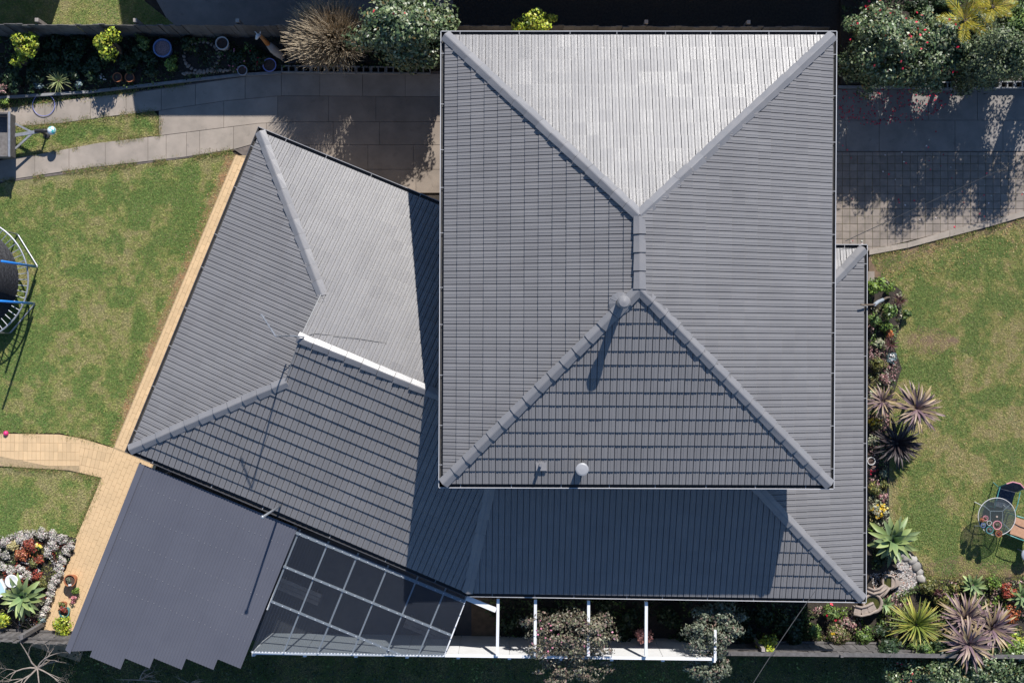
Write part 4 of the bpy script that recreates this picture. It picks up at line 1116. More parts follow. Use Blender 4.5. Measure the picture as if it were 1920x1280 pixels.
for k, (x, y, r, lb) in enumerate(((1692, 1258, 46, 'glossy red tipped hedge shrub left of the others beyond south fence'), (1775, 1264, 54, 'glossy green hedge shrub below the cordylines beyond the fence'), (1845, 1256, 54, 'glossy green hedge shrub third along beyond the south fence'), (1912, 1250, 54, 'glossy green hedge shrub at the lower right corner'))):
    shrub('hedge_shrub', lb, 'shrub', x, y, r, 1.5 if k == 0 else 1.85, G_CAM, .042, 3600, (F_RED, 14, .03) if k == 0 else None, 'hedge beyond the south fence', rypx=40, clumps=34, gloss=True, zmid=.8 if k == 0 else 1.3, cr=.34)

# ------------------------------------------------------------------ north and north east trees
def bigbush(name, label, px, py, rx, ry, h, zc, pal, n, leaf, clumps, flowers=None, gloss=True, cr=.30, cat='bush', trunk_r=.06):
    return shrub(name, label, cat, px, py, rx, h, pal, leaf, int(n*1.35), flowers, None, ry, int(clumps*1.3), .55, gloss, zc, cr=cr, low=True)
bigbush('camellia', 'tall camellia bush with red flowers at the corner of the upper roof', 1652, 92, 96, 88, 3.9, 2.1, G_CAM, 15000, .045, 90, (F_RED, 40, .042), cr=.24)
bigbush('camellia', 'dense camellia bush with red flowers in the middle of the bed', 1745, 98, 86, 80, 3.7, 2.1, G_CAM, 13000, .045, 76, (F_RED, 30, .042), cr=.24)
bigbush('camellia', 'camellia shoot with pink flowers at the top edge', 1638, 18, 24, 22, 2.6, 2.1, G_CAM, 900, .045, 12, (F_RED, 10, .05))
bigbush('leafy_shrub', 'grey green fine leaved shrub at the right edge above driveway', 1842, 100, 86, 82, 4.2, 2.3, [((.07, .10, .04), 4), ((.11, .14, .06), 4), ((.17, .19, .10), 2), ((.045, .06, .03), 3)], 13000, .04, 76, None, gloss=False, cr=.27)
bigbush('leafy_shrub', 'light green shrub in the top right corner', 1915, 75, 64, 90, 4.2, 2.3, G_MID, 8500, .042, 50, None, gloss=False, cr=.28)
bigbush('leafy_shrub', 'tall green shrub mostly beyond the right edge above driveway', 1995, 90, 80, 90, 4.2, 2.3, G_MID, 6000, .042, 40, None, gloss=False, cr=.28)
bigbush('leafy_shrub', 'dark green shrub behind the camellias at the top edge', 1745, 12, 60, 26, 2.2, 1.5, G_DARK, 2600, .045, 22, None, gloss=False)
rosette('golden_palm', 'golden yellow fronded palm between the camellias and corner shrub', 'palm', 1810, 38, 3.3, 52, GOLD, 13, (.0, 1.25), stemr=.07, lname='frond')
rosette('golden_palm', 'golden yellow fronded palm at the top edge near corner', 'palm', 1862, 14, 3.2, 46, GOLD, 12, (.0, 1.25), stemr=.07, lname='frond')
bigbush('camellia', 'round glossy green bush against the north west corner of upper roof', 770, 66, 108, 76, 4.0, 2.0, G_CAM, 19000, .052, 80, (F_RED, 5, .045), cr=.27)
bigbush('yellow_bush', 'yellow green bush peeping out behind the upper north gutter', 1000, 50, 52, 34, 2.4, 1.6, G_YEL, 1600, .045, 18, None, gloss=False)
# bare twiggy shrub
tw = P(628, 76, 1.0); root = thing('bare_shrub', 'dense leafless twiggy brown shrub beside the glossy green bush', 'shrub', (tw.x, tw.y, 0))
mb = MB(); rr = random.Random(5)
for i in range(1500):
    az = rr.uniform(0, 6.283); sp = rr.random()**.55
    dx, dy = math.cos(az)*sp*1.22-.12, math.sin(az)*sp*1.02; h = 2.75*(1-.35*sp**2)*rr.uniform(.75, 1.02)
    b = (tw.x+dx*.12, tw.y+dy*.12, 0.15)
    q1 = (tw.x+dx*.55+rr.uniform(-.05, .05), tw.y+dy*.55+rr.uniform(-.05, .05), h*.62)
    q2 = (tw.x+dx*.86+rr.uniform(-.07, .07), tw.y+dy*.86+rr.uniform(-.07, .07), h*.88)
    q3 = (q2[0]+dx*.14+rr.uniform(-.06, .06), q2[1]+dy*.14+rr.uniform(-.06, .06), h)
    mb.tube([b, q1, q2, q3], [.008, .007, .0055, .003], 3)
    if rr.random() < .6:
        mb.tube([q1, (q2[0]+rr.uniform(-.12, .12), q2[1]+rr.uniform(-.12, .12), h*.9)], [.006, .003], 3)
mb.part('twigs', m_twig, root); MB().tube([(tw.x, tw.y, 0), (tw.x, tw.y, .4)], [.09, .07], 8).part('trunk', m_bark, root)
# bare branched tree at the lower left
def branch(mb, p, d, L, r, depth, rng):
    pts = [p]; rad = [r]; q = Vector(p); dd = Vector(d)
    for k in range(4):
        dd = (dd+Vector((rng.uniform(-.28, .28), rng.uniform(-.28, .28), rng.uniform(-.12, .16)))).normalized()
        q = q+dd*(L/4); pts.append(q.copy()); rad.append(r*(1-.16*(k+1)))
    mb.tube(pts, rad, 5)
    if depth > 0:
        for k in range(rng.choice((2, 3, 3))):
            i = rng.choice((2, 3, 4)); a = rng.uniform(-1.1, 1.1)
            nd = Vector((dd.x*math.cos(a)-dd.y*math.sin(a), dd.x*math.sin(a)+dd.y*math.cos(a), dd.z+rng.uniform(-.1, .3))).normalized()
            branch(mb, pts[i], nd, L*rng.uniform(.5, .78), rad[i]*.68, depth-1, rng)
def bare_tree(label, px, py, dirs, L, r, seed, depth=4, zt=1.35):
    q = P(px, py, zt); rng = random.Random(seed); root = thing('bare_tree', label, 'tree', (q.x, q.y, 0)); mb = MB()
    MB().tube([(q.x+.1, q.y-.1, 0), (q.x+.03, q.y, zt*.6), q], [r*1.3, r*1.15, r], 8).part('trunk', m_palebark, root)
    for a, el in dirs:
        branch(mb, q, (math.cos(a)*math.cos(el), math.sin(a)*math.cos(el), math.sin(el)), L*rng.uniform(.8, 1.1), r*.75, depth, rng)
    mb.part('branches', m_palebark, root)
bare_tree('pale leafless branching tree beyond the corner fence at lower left', 70, 1252, [(2.9, .3), (.5, .5), (1.2, .4), (-.2, .4), (3.6, .4), (2.2, .5), (-1.2, .3), (4.3, .3)], .8, .03, 3, 5)
bare_tree('leafless twigs sticking out below the stepped carport edge', 262, 1274, [(2.8, .2), (.4, .3), (1.3, .4), (-.3, .2)], .55, .022, 9, 3, .9)
bare_tree('small leafless branch cluster below the middle of the carport edge', 355, 1282, [(2.5, .2), (.8, .3), (0, .3)], .45, .015, 14, 2, .7)

# ------------------------------------------------------------------ north west bed
NWP = [
 ('bush', 'bright yellow green sunlit shrub at the left end of north bed', 50, 84, 30, 1.75, G_YEL, .045, 900, None),
 ('bush', 'bright yellow green sunlit shrub right of centre in north bed', 207, 86, 30, 1.75, G_YEL, .045, 900, None),
 ('bush', 'yellow green lower shoot of the left shrub near path', 38, 114, 16, 1.25, G_YEL, .04, 260, None),
 ('bush', 'round green bush beside the blue pot', 268, 80, 17, .8, G_MID, .04, 420, None),
 ('bush', 'leafy green plant between blue pot and dark pond', 320, 122, 17, .5, G_LIGHT, .045, 380, None),
 ('succulent', 'pale lit rosette plant at the left edge beside path', 6, 166, 12, .4, PINKL, .04, 160, None),
 ('bush', 'small green weed at the left edge of the path', 8, 190, 10, .2, G_LIGHT, .035, 140, None),
 ('succulent', 'pale grey cushion plant beside the flax', 72, 160, 11, .35, G_BLUE, .035, 200, None),
 ('succulent', 'grey cushion plant right of the flax', 148, 157, 10, .35, G_BLUE, .035, 180, None),
 ('bush', 'low plant with white flowers left of terracotta pots', 190, 148, 12, .45, G_DARK, .035, 200, (F_WHITE, 10, .03)),
 ('flowering_plant', 'low green ground cover with pink flowers right of dark pond', 440, 112, 26, .35, G_DARK, .035, 700, (F_PINK, 22, .03)),
 ('flowering_plant', 'low green ground cover left of the animal ornament', 488, 112, 24, .35, G_DARK, .035, 640, (F_RED, 5, .03)),
]
for nm, lb, x, y, r, h, pal, lf, n, fl in NWP:
    shrub(nm, lb, 'plant' if nm != 'bush' else 'bush', x, y, r, h, pal, lf, int(n*1.2), fl, clumps=10, cr=.48, ground=.09)
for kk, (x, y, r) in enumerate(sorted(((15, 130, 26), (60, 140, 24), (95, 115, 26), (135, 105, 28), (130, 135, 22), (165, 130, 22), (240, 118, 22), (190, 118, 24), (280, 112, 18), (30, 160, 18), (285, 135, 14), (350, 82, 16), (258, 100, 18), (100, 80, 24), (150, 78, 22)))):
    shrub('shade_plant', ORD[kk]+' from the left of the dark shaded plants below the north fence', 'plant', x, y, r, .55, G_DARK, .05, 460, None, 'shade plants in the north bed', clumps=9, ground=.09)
rosette('flax', 'spiky striped flax sunlit at the edge of the north bed', 'plant', 110, 152, .35, 24, FLAX, 44, (.0, 1.2), stemr=.03)

# pots
def pot(name, label, px, py, rpx, h, m, z0=0.08, soil=m_potsoil, ztop=None, lift=0):
    zt = z0+h; c = P(px, py, zt); r = rpx*mpp(zt); root = thing(name, label, 'pot', (c.x, c.y, z0))
    MB().lathe([(r*.68, 0), (r*.93, h*.86), (r, h*.86), (r, h), (r*.86, h), (r*.84, h*.82), (.01, h*.80)], (c.x, c.y, z0), 22).part('pot_body', m, root)
    MB().lathe([(r*.85, h*.83), (r*.8, h*.86), (.01, h*.89)], (c.x, c.y, z0), 16).part('soil', soil, root)
    return root
def planted(label, px, py, rpx, z, pal, h=.12, n=90, lf=.03, fl=None):
    seedc[0] += 1; rng = np.random.default_rng(seedc[0]); c = P(px, py, z+h*.5); k = mpp(z)
    C, Nn, cl = crown_pts((c.x, c.y, z+h*.4), (rpx*k, rpx*k, h*.6), n, rng, 6, .6)
    me = np_mesh('pot_plant', leaf_quads(C, Nn, lf, .5, rng), 4, np.repeat(pal_pick(pal, n, rng), 4, 0), m_leaf, (c.x, c.y, z))
    tag(link_mesh('pot_plant', me, None, (c.x, c.y, z)), label, 'plant')
m_gravel = mat('pink_gravel', (.40, .26, .27), .9, col2=(.2, .15, .16), scale=45, lo=.45, hi=.55)
pot('planter_pot', 'round blue glazed pot filled with pink gravel in north bed', 304, 90, 17.5, .45, m_bluepot, soil=m_gravel)
pot('planter_pot', 'white rimmed pot of bare brown soil near the north fence', 416, 81, 12.5, .45, m_whitepot)
pot('planter_pot', 'small grey rimmed pot at the edge of the north bed', 454, 132, 9.5, .25, m_greypot)
pot('planter_pot', 'left one of two terracotta pots at the path edge', 219.5, 145, 9, .25, m_terra)
pot('planter_pot', 'right one of two terracotta pots at the path edge', 242.5, 145, 9, .25, m_terra)
pot('planter_pot', 'dark blue pot beside the hollow blocks in north bed', 505, 122, 13, .2, m_hoop)
pot('planter_pot', 'wide black tub beneath the bare twiggy shrub', 545, 98, 21, .35, m_black, soil=m_mulch)
q = P(378, 106, .12); root = thing('pond', 'oval black lined garden pond ringed with small stones', 'pond', (q.x, q.y, .08))
MB().lathe([(.40, -.06), (.43, .0), (.45, .03), (.41, .03), (.40, -.02), (.01, -.03)], (q.x, q.y, .09), 28, 1.0, .82).part('liner', m_black, root)
MB().lathe([(.402, 0), (.01, .001)], (q.x, q.y, .07), 28, 1.0, .82).part('water', m_blackmat, root)
sm = MB().blob((0, 0, 0), (.055, .042, .03), 7, 4, .15).mesh('stone', m_fount, smooth=True)
for k in range(26):
    a = k*2*math.pi/26; inst('stone', sm, root, (q.x+.47*math.cos(a), q.y+.39*math.sin(a), .12), (0, 0, R.uniform(0, 3)), (R.uniform(.7, 1.2),)*3)
for k in range(16):
    x = 345+k*6.3; c = P(x, 139-.09*(x-345)+R.uniform(-2, 2), .12)
    o = bpy.data.objects.new('white_rock', sm); COL.objects.link(o); o.location = (c.x, c.y, .12); o.scale = (R.uniform(.9, 1.5), R.uniform(.9, 1.4), 1.2); o.rotation_euler = (0, 0, R.uniform(0, 3)); ORI[o] = c
    tag(o, ORD[k]+' pale rock from the left in the row between pond and path edging', 'rock', 'row of pale rocks below the pond')
# tall animal ornament
b = P(524, 104, .3); an = thing('animal_ornament', 'tall slim orange necked animal ornament with white head near fence', 'ornament', (b.x, b.y, .08))
up = Vector((0, 0, 1))
MB().tube([b+Vector((.12, -.10, .05)), b+Vector((.03, -.02, .22)), b+Vector((-.10, .08, .40)), b+Vector((-.2, .17, .62))], [.05, .10, .11, .07], 10).part('body', m_timber_l, an, True)
MB().tube([b+Vector((-.19, .16, .6)), b+Vector((-.27, .24, .85)), b+Vector((-.33, .30, 1.1))], [.07, .05, .042], 9).part('neck', m_orange, an, True)
MB().tube([b+Vector((-.32, .30, 1.1)), b+Vector((-.37, .26, 1.13)), b+Vector((-.41, .18, 1.1))], [.045, .055, .03], 8).part('head', m_whitepot, an, True)
for s in (-1, 1):
    MB().tube([b+Vector((-.33+s*.03, .31+s*.02, 1.13)), b+Vector((-.36+s*.07, .36, 1.2))], [.018, .008], 5).part('ear', m_whitepot, an)
for dx, dy in ((-.14, .03), (-.05, .12), (.06, -.1), (.12, -.02)):
    MB().tube([b+Vector((dx, dy, .25)), (b.x+dx*1.2, b.y+dy*1.2, .08)], [.025, .018], 6).part('leg', m_timber_l, an)
MB().tube([b+Vector((.12, -.1, .1)), b+Vector((.2, -.16, .02))], [.02, .008], 5).part('tail', m_timber_l, an)

# ------------------------------------------------------------------ corner flower bed
ALY = [((.62, .57, .52), 4), ((.48, .44, .40), 3), ((.26, .28, .18), 2.5), ((.60, .40, .40), 1)]
for kk, (x, y, r) in enumerate(sorted(((-8, 1026, 16), (12, 1015, 16), (34, 1006, 16), (56, 1001, 16), (78, 1001, 16), (98, 1005, 16), (117, 1011, 15), (134, 1022, 13), (42, 1012, 13), (126, 1034, 13), (118, 1050, 12), (112, 1062, 12), (110, 1074, 12), (104, 1087, 12), (99, 1100, 12), (95, 1113, 12), (90, 1126, 11), (86, 1140, 11), (80, 1154, 10), (20, 1070, 14), (38, 1064, 13), (5, 1062, 13), (52, 1078, 12), (88, 1036, 12), (100, 1022, 13), (10, 1040, 12)))):
    r *= .86
    shrub('alyssum', ORD[kk]+' from the left of the white alyssum mounds in the corner flower bed', 'plant', x, y, r, .30, ALY, .022, 620, None, 'white alyssum mounds', clumps=10, cr=.5, ground=.06)
SWP = [
 ('flowering_plant', 'dark red leafy plant at the top of corner bed', 54, 1022, 17, .45, RED, .03, 420, None),
 ('flowering_plant', 'orange red leafy plant in the middle of corner bed', 40, 1043, 17, .45, [((.42, .13, .05), 4), ((.3, .07, .04), 3), ((.5, .24, .1), 1)], .03, 420, None),
 ('flowering_plant', 'red brown plant right of the orange one', 70, 1050, 12, .4, RED, .03, 260, None),
 ('flowering_plant', 'cream yellow plant at the left of corner bed', 24, 1027, 14, .4, [((.48, .42, .2), 4), ((.38, .3, .12), 2)], .028, 320, None),
 ('flowering_plant', 'small plant with bright yellow petals in corner bed', 73, 1025, 6, .42, G_MID, .025, 60, (F_YEL, 7, .05)),
 ('bush', 'brown olive domed plant in corner bed', 62, 1055, 10, .4, G_OLIVE, .022, 340, None),
 ('bush', 'rusty shrub near the white birdbath', 70, 1078, 12, .4, RED, .03, 240, None),
 ('bush', 'brownish green shrub above the agave', 78, 1094, 15, .35, G_OLIVE, .03, 340, None),
 ('bush', 'bright green bush at the left edge by the fence', 4, 1160, 16, .9, G_YEL, .04, 420, None),
 ('bush', 'yellow green shrub between fence and carport', 116, 1172, 22, .8, G_YEL, .035, 720, None),
 ('bush', 'small round green bush beside the carport edge', 143, 1108, 9, .3, G_LIGHT, .025, 280, None),
 ('succulent', 'pink succulent beside the carport edge', 139, 1124, 8, .25, [((.5, .2, .22), 4), ((.35, .12, .12), 2)], .03, 130, None),
 ('succulent', 'blue green succulent below the agave near path', 80, 1160, 9, .3, G_BLUE, .035, 120, None),
]
for nm, lb, x, y, r, h, pal, lf, n, fl in SWP:
    shrub(nm, lb, 'plant' if nm != 'bush' else 'bush', x, y, r, h, pal, lf, int(n*1.2), fl, clumps=9, cr=.5, ground=.06)
pot('planter_pot', 'terracotta pot with small plant standing on the brick path', 130.5, 1088, 11.5, .32, m_terra, .04)
planted('small grey green plant in the terracotta pot on brick path', 129, 1087, 6, .33, G_GREY)
MB().box(tuple(P(131, 1096, .42)), (.08, .05, .01), .2).solo('plant_label', m_whitepot, P(131, 1096, .40), 'small white and green plant tag in the terracotta pot', 'tag')
pot('planter_pot', 'teal pot with red succulent between path and carport', 120, 1147, 10, .25, m_teal, .04)
planted('red succulent in the teal pot beside carport', 119, 1143, 8, .27, RED, .14, 120, .035)
pot('planter_pot', 'small terracotta pot above the teal pot', 117, 1134, 7, .2, m_terra, .04)
planted('dull green plant in the small terracotta pot above the teal one', 116, 1132, 6, .22, G_OLIVE)
q = P(22, 1089, .75); bb = thing('birdbath', 'white birdbath with round bowl and pale water tray behind agave', 'birdbath', (q.x, q.y, .05))
MB().lathe([(.12, .0), (.07, .08), (.05, .55), (.10, .64), (.17, .70), (.175, .72), (.15, .72), (.1, .69), (.01, .68)], (q.x, q.y, .05), 22).part('bowl', m_white, bb, True)
q2 = P(-8, 1106, .5); MB().box((q2.x, q2.y, .46), (.52, .42, .06), .45).box((q2.x, q2.y, .25), (.2, .2, .44), .45).part('tray', m_white, bb)
MB().box((q2.x, q2.y, .493), (.42, .32, .008), .45).part('water', m_palewater, bb)

# ------------------------------------------------------------------ lawn things
# trampoline
tc = P(-63, 524, .85); tr_ = 1.604
tramp = thing('trampoline', 'round black trampoline with silver frame and blue padded poles on west lawn', 'trampoline', (tc.x, tc.y, 0))
ring = [(tc.x+tr_*math.cos(a), tc.y+tr_*math.sin(a), .85) for a in np.linspace(0, 2*math.pi, 64, endpoint=False)]
MB().tube(ring, .024, 8, True).part('frame_ring', m_galv, tramp, True)
MB().lathe([(1.36, .85), (1.0, .83), (.5, .80), (.01, .79)], (tc.x, tc.y, 0), 48).part('jumping_mat', m_blackmat, tramp, True)
sp = MB()
for k in range(60):
    a = 2*math.pi*k/60; sp.tube([(tc.x+1.35*math.cos(a), tc.y+1.35*math.sin(a), .85), (tc.x+1.59*math.cos(a), tc.y+1.59*math.sin(a), .85)], .011, 5)
tag(sp.part('spring', m_galv, tramp), kind='stuff')
for k in range(5):
    ac = math.radians(31.7+72*k); a0, a1 = ac-math.radians(19), ac+math.radians(19)
    def rp(a, z, r=tr_): return (tc.x+r*math.cos(a), tc.y+r*math.sin(a), z)
    MB().tube([rp(a0, .85), rp(a0, .06), rp(a0+.03, .03), rp(a1-.03, .03), rp(a1, .06), rp(a1, .85)], .021, 7).part('leg', m_galv, tramp)
for ad in (12.7, -21.6, -90, -150, 150, 90):
    a = math.radians(ad); p = (tc.x+(tr_+.05)*math.cos(a), tc.y+(tr_+.05)*math.sin(a))
    MB().tube([(p[0], p[1], .35), (p[0], p[1], 2.75)], .03, 8).part('padded_pole', m_blue, tramp, True)
# trailer
q = P(8, 250, .7); trl = thing('trailer', 'grey steel box trailer with triangular drawbar at the left edge of path', 'trailer', (q.x, q.y, 0))
x1 = P(17, 250, .95).x; ya, yb = P(0, 212, .95).y, P(0, 292, .95).y
MB().box((x1-.02, (ya+yb)/2, .72), (.05, ya-yb, .46)).part('front_board', m_timber, trl)
MB().box((x1-1.0, (ya+yb)/2, .5), (1.9, ya-yb-.05, .05)).part('floor', m_timber, trl)
for y in (ya, yb): MB().box((x1-1.0, y, .72), (1.92, .04, .44)).part('side_board', m_timber, trl)
MB().box((x1+.012, (ya+yb)/2, .96), (.05, ya-yb+.06, .045)).part('top_rail', m_galv, trl)
hd = P(88, 246, .5)
MB().beam((x1, P(0, 254, .5).y, .5), (hd.x-.15, hd.y, .5), .085, .07).part('drawbar', m_galv, trl)
for y in (232, 279): MB().beam((x1, P(0, y, .5).y, .5), (P(62, 0, .5).x, P(0, 249, .5).y, .5), .05, .05).part('drawbar_brace', m_galv, trl)
MB().tube([(hd.x-.3, hd.y, .53), (hd.x-.05, hd.y, .56), (hd.x+.06, hd.y+.01, .55)], [.05, .055, .04], 8).part('coupling', m_black, trl)
MB().tube([(hd.x-.16, hd.y-.03, .55), (hd.x-.16, hd.y-.03, .05)], .025, 7).part('jockey_leg', m_black, trl)
MB().lathe([(.02, 0), (.09, .02), (.09, .06), (.02, .08)], (hd.x-.16, hd.y-.03, .0), 14).part('jockey_wheel', m_black, trl)
for y in (ya-.05, yb+.05): 
    w = MB(); w.tube([(x1-1.1, y-.08, .3), (x1-1.1, y+.08, .3)], .29, 18); w.part('wheel', m_black, trl)
bq = P(97, 245, .6)
MB().blob(bq, (.115, .115, .115), 20, 12).solo('football', m_ball, bq, 'white and teal football sitting by the trailer coupling', 'ball', smooth=True)
bq = P(11, 812, .07)
MB().blob(bq, (.07, .07, .07), 14, 9).solo('small_ball', m_pink, bq, 'small bright pink ball at the edge of the brick path', 'ball', smooth=True)
hq = P(82, 197, .06)
MB().tube([(hq.x+.295*math.cos(a), hq.y+.295*math.sin(a), .065) for a in np.linspace(0, 6.283, 44, endpoint=False)], .0095, 7, True).solo('hula_hoop', m_hoop, hq, 'thin blue purple hula hoop lying on the concrete path', 'hoop', smooth=True)

# table and chairs on the east lawn
tq = P(1869, 968, .72); tb = thing('garden_table', 'round glass topped garden table with white rim on east lawn', 'table', (tq.x, tq.y, 0))
MB().lathe([(.485, 0), (.485, .008), (.01, .008)], (tq.x, tq.y, .715), 40).part('glass_top', m_glass, tb)
MB().tube([(tq.x+.488*math.cos(a), tq.y+.488*math.sin(a), .722) for a in np.linspace(0, 6.283, 40, endpoint=False)], .009, 7, True).part('rim', m_whitepot, tb, True)
MB().lathe([(.028, .0), (.028, .006), (.018, .006)], (tq.x, tq.y, .726), 14).part('umbrella_hole', m_fount, tb)
sq = [(-.16, .14), (.16, .14), (.16, -.16), (-.16, -.16)]
for k in range(4):
    a, b = sq[k], sq[(k+1) % 4]; MB().beam((tq.x+a[0], tq.y+a[1], .69), (tq.x+b[0], tq.y+b[1], .69), .016, .016).part('frame_bar', m_white, tb)
    o = Vector((a[0], a[1])).normalized()*.48
    MB().beam((tq.x+a[0], tq.y+a[1], .69), (tq.x+o.x, tq.y+o.y, .69), .016, .016).part('frame_bar', m_white, tb)
    MB().tube([(tq.x+a[0]*1.6, tq.y+a[1]*1.6, .69), (tq.x+a[0]*2.1, tq.y+a[1]*2.1, 0)], .014, 6).part('leg', m_white, tb)
def chair(label, px, py, rz, fab, name='garden_chair'):
    c = P(px, py, .42); root = thing(name, label, 'chair', (c.x, c.y, 0)); ca, sa = math.cos(rz), math.sin(rz)
    def w(x, y, z): return Vector((c.x+x*ca-y*sa, c.y+x*sa+y*ca, z))
    s = MB()
    for i in range(6):
        y0, y1 = -.24+.08*i, -.24+.08*(i+1)
        f = lambda y: .42-.03*math.cos(y*5)
        s.quad(w(-.23, y0, f(y0)), w(.23, y0, f(y0)), w(.23, y1, f(y1)), w(-.23, y1, f(y1)))
        s.quad(w(-.23, y0, f(y0)-.015), w(-.23, y1, f(y1)-.015), w(.23, y1, f(y1)-.015), w(.23, y0, f(y0)-.015))
    s.part('seat', fab, root)
    bk = MB()
    for i in range(6):
        t0, t1 = i/6, (i+1)/6
        g = lambda x, t: w(x, .24+.16*t-.35*x*x*0+.10*(1-(x/.24)**2)*t, .42+.48*t)
        for j in range(6):
            xa, xb = -.24+.08*j, -.24+.08*(j+1)
            bk.quad(g(xa, t0), g(xb, t0), g(xb, t1), g(xa, t1))
    bk.part('backrest', fab, root)
    for sx in (-1, 1):
        MB().tube([w(sx*.27, -.30, 0), w(sx*.27, -.27, .60), w(sx*.28, -.05, .63), w(sx*.27, .28, .62)], .014, 6).part('arm', m_teal, root)
        MB().tube([w(sx*.25, .34, 0), w(sx*.25, .26, .44), w(sx*.24, .40, .92)], .014, 6).part('back_leg', m_teal, root)
    MB().tube([w(-.24, .40, .92), w(-.1, .49, .93), w(.1, .49, .93), w(.24, .40, .92)], .016, 7).part('top_rail', m_pinkpot, root)
chair('green framed chair with dark striped fabric north of the glass table', 1884, 935, -.25, m_navy)
chair('green framed chair with tan fabric right of the glass table', 1915, 990, -1.9, m_tan)
for lb, x, y, r, m_, pl_ in (('large pink rimmed pot among the small pots on glass table', 1870, 984, 8.5, m_pinkpot, G_GREY), ('teal pot among the small pots on glass table', 1856, 993, 7, m_teal, G_BLUE), ('small white pot among the pots on glass table', 1855, 980, 4.5, m_whitepot, G_GREY),
      ('pink pot nearest the table centre edge on the left', 1848, 971, 5, m_pinkpot, PINKL), ('orange pot at the left end of the pots on glass table', 1842, 974, 4, m_terra, ORANGE), ('pale blue pot at the left of the teal pot', 1844, 984, 4.5, m_bluepot, G_BLUE), ('terracotta pot at the lower end of the pots on glass table', 1873, 1000, 6.5, m_terra, RED)):
    pot('small_pot', lb, x, y, r, .10, m_, .726)
    seedc[0] += 1
    planted('tiny plant in the '+lb.split(' among')[0].split(' nearest')[0].split(' at the')[0], x, y, r*.6, .80, pl_, .06, 40, .02)
q = P(1928, 1040, .4); st_ = thing('stool', 'round pale grey seat cut off by the right edge of photo', 'stool', (q.x, q.y, 0))
MB().lathe([(.17, .37), (.19, .40), (.17, .43), (.01, .44)], (q.x, q.y, 0), 22).part('seat', m_greypot, st_, True)
for k in range(3):
    a = k*2.1+.4; MB().tube([(q.x+.1*math.cos(a), q.y+.1*math.sin(a), .38), (q.x+.17*math.cos(a), q.y+.17*math.sin(a), 0)], .014, 6).part('leg', m_greypot, st_)

# stone fountain
fq = P(1637, 1130, .45); fo = thing('fountain', 'curved cast stone fountain with two round pools at the house corner', 'fountain', (fq.x, fq.y, 0))
def basin(px, py, rpx, z, nm='basin'):
    c = P(px, py, z); r = rpx*mpp(z)
    MB().lathe([(r*1.05, 0), (r*1.18, z*.5), (r*1.2, z), (r*.93, z), (r*.9, z-.10), (.01, z-.11)], (c.x, c.y, 0), 30).part(nm, m_fount, fo, True)
    MB().lathe([(r*.915, 0), (.01, .001)], (c.x, c.y, z-.06), 26).part('water', m_water, fo)
    return c, r
basin(1637, 1131, 16, .42); basin(1668, 1091, 11.5, .30)
def trough(pts, w, z, h, nm):
    pp = [P(x, y, z) for x, y in pts]; base = MB(); 
    for a, b in zip(pp, pp[1:]): base.beam(a-Vector((0, 0, h/2)), b-Vector((0, 0, h/2)), w*.72, h)
    base.part(nm, m_fount, fo)
    for s in (-1, 1):
        ed = []
        for i, p in enumerate(pp):
            d = (pp[min(i+1, len(pp)-1)]-pp[max(i-1, 0)]).normalized(); n = Vector((-d.y, d.x, 0)); ed.append(p+n*s*w/2+Vector((0, 0, .02)))
        MB().tube(ed, .032, 7).part('rim', m_fount, fo, True)
trough([(1664, 1098), (1657, 1108), (1650, 1116)], .13, .40, .12, 'spillway')
trough([(1626, 1104), (1638, 1109), (1650, 1106), (1660, 1098)], .10, .42, .14, 'upper_channel')
trough([(1602, 1143), (1615, 1146), (1628, 1143), (1641, 1136)], .22, .62, .28, 'scoop')
c = P(1686, 1091, .28); MB().prism([P2(1672, 1078, .28), P2(1693, 1093, .28), P2(1671, 1106, .28)], 0, .28).part('corner_slab', m_fount, fo)

# gravel and stones
n = 1500; rng = np.random.default_rng(77)
gpoly = [(1684, 1038), (1700, 1045), (1718, 1062), (1724, 1080), (1712, 1100), (1690, 1118), (1672, 1118), (1690, 1085), (1680, 1060)]
gpoly2 = [(1630, 1075), (1690, 1065), (1695, 1100), (1640, 1110)]
def pebbles(poly, n, z, smin, smax, pal):
    w = [(p.x, p.y) for p in (P2(*q) for q in poly)]; xs = [p[0] for p in w]; ys = [p[1] for p in w]
    X = rng.uniform(min(xs), max(xs), n*3); Y = rng.uniform(min(ys), max(ys), n*3); k = inpoly_np(X, Y, w); X, Y = X[k][:n], Y[k][:n]
    mb = MB(); cols = pal_pick(pal, len(X), rng, .2)
    for x, y, c in zip(X, Y, cols):
        s = rng.uniform(smin, smax); a = len(mb.v); mb.blob((x, y, z+s*.3), (s, s*rng.uniform(.6, .9), s*.55), 5, 3, .15); mb.c += [(*c, 1)]*(len(mb.v)-a)
    return mb
PEB = [((.36, .33, .30), 4), ((.46, .43, .41), 3), ((.20, .18, .17), 3), ((.45, .30, .24), 1.5)]
pebbles(gpoly, 1300, .035, .016, .034, PEB).solo('gravel', m_pebble, (0, 0, 0), kind='stuff')
pebbles(gpoly2, 500, .04, .014, .028, PEB).solo('gravel', m_pebble, (0, 0, 0), kind='stuff')
big = MB().blob((0, 0, 0), (.13, .10, .08), 10, 6, .10).mesh('edging_stone', m_stone, smooth=True)
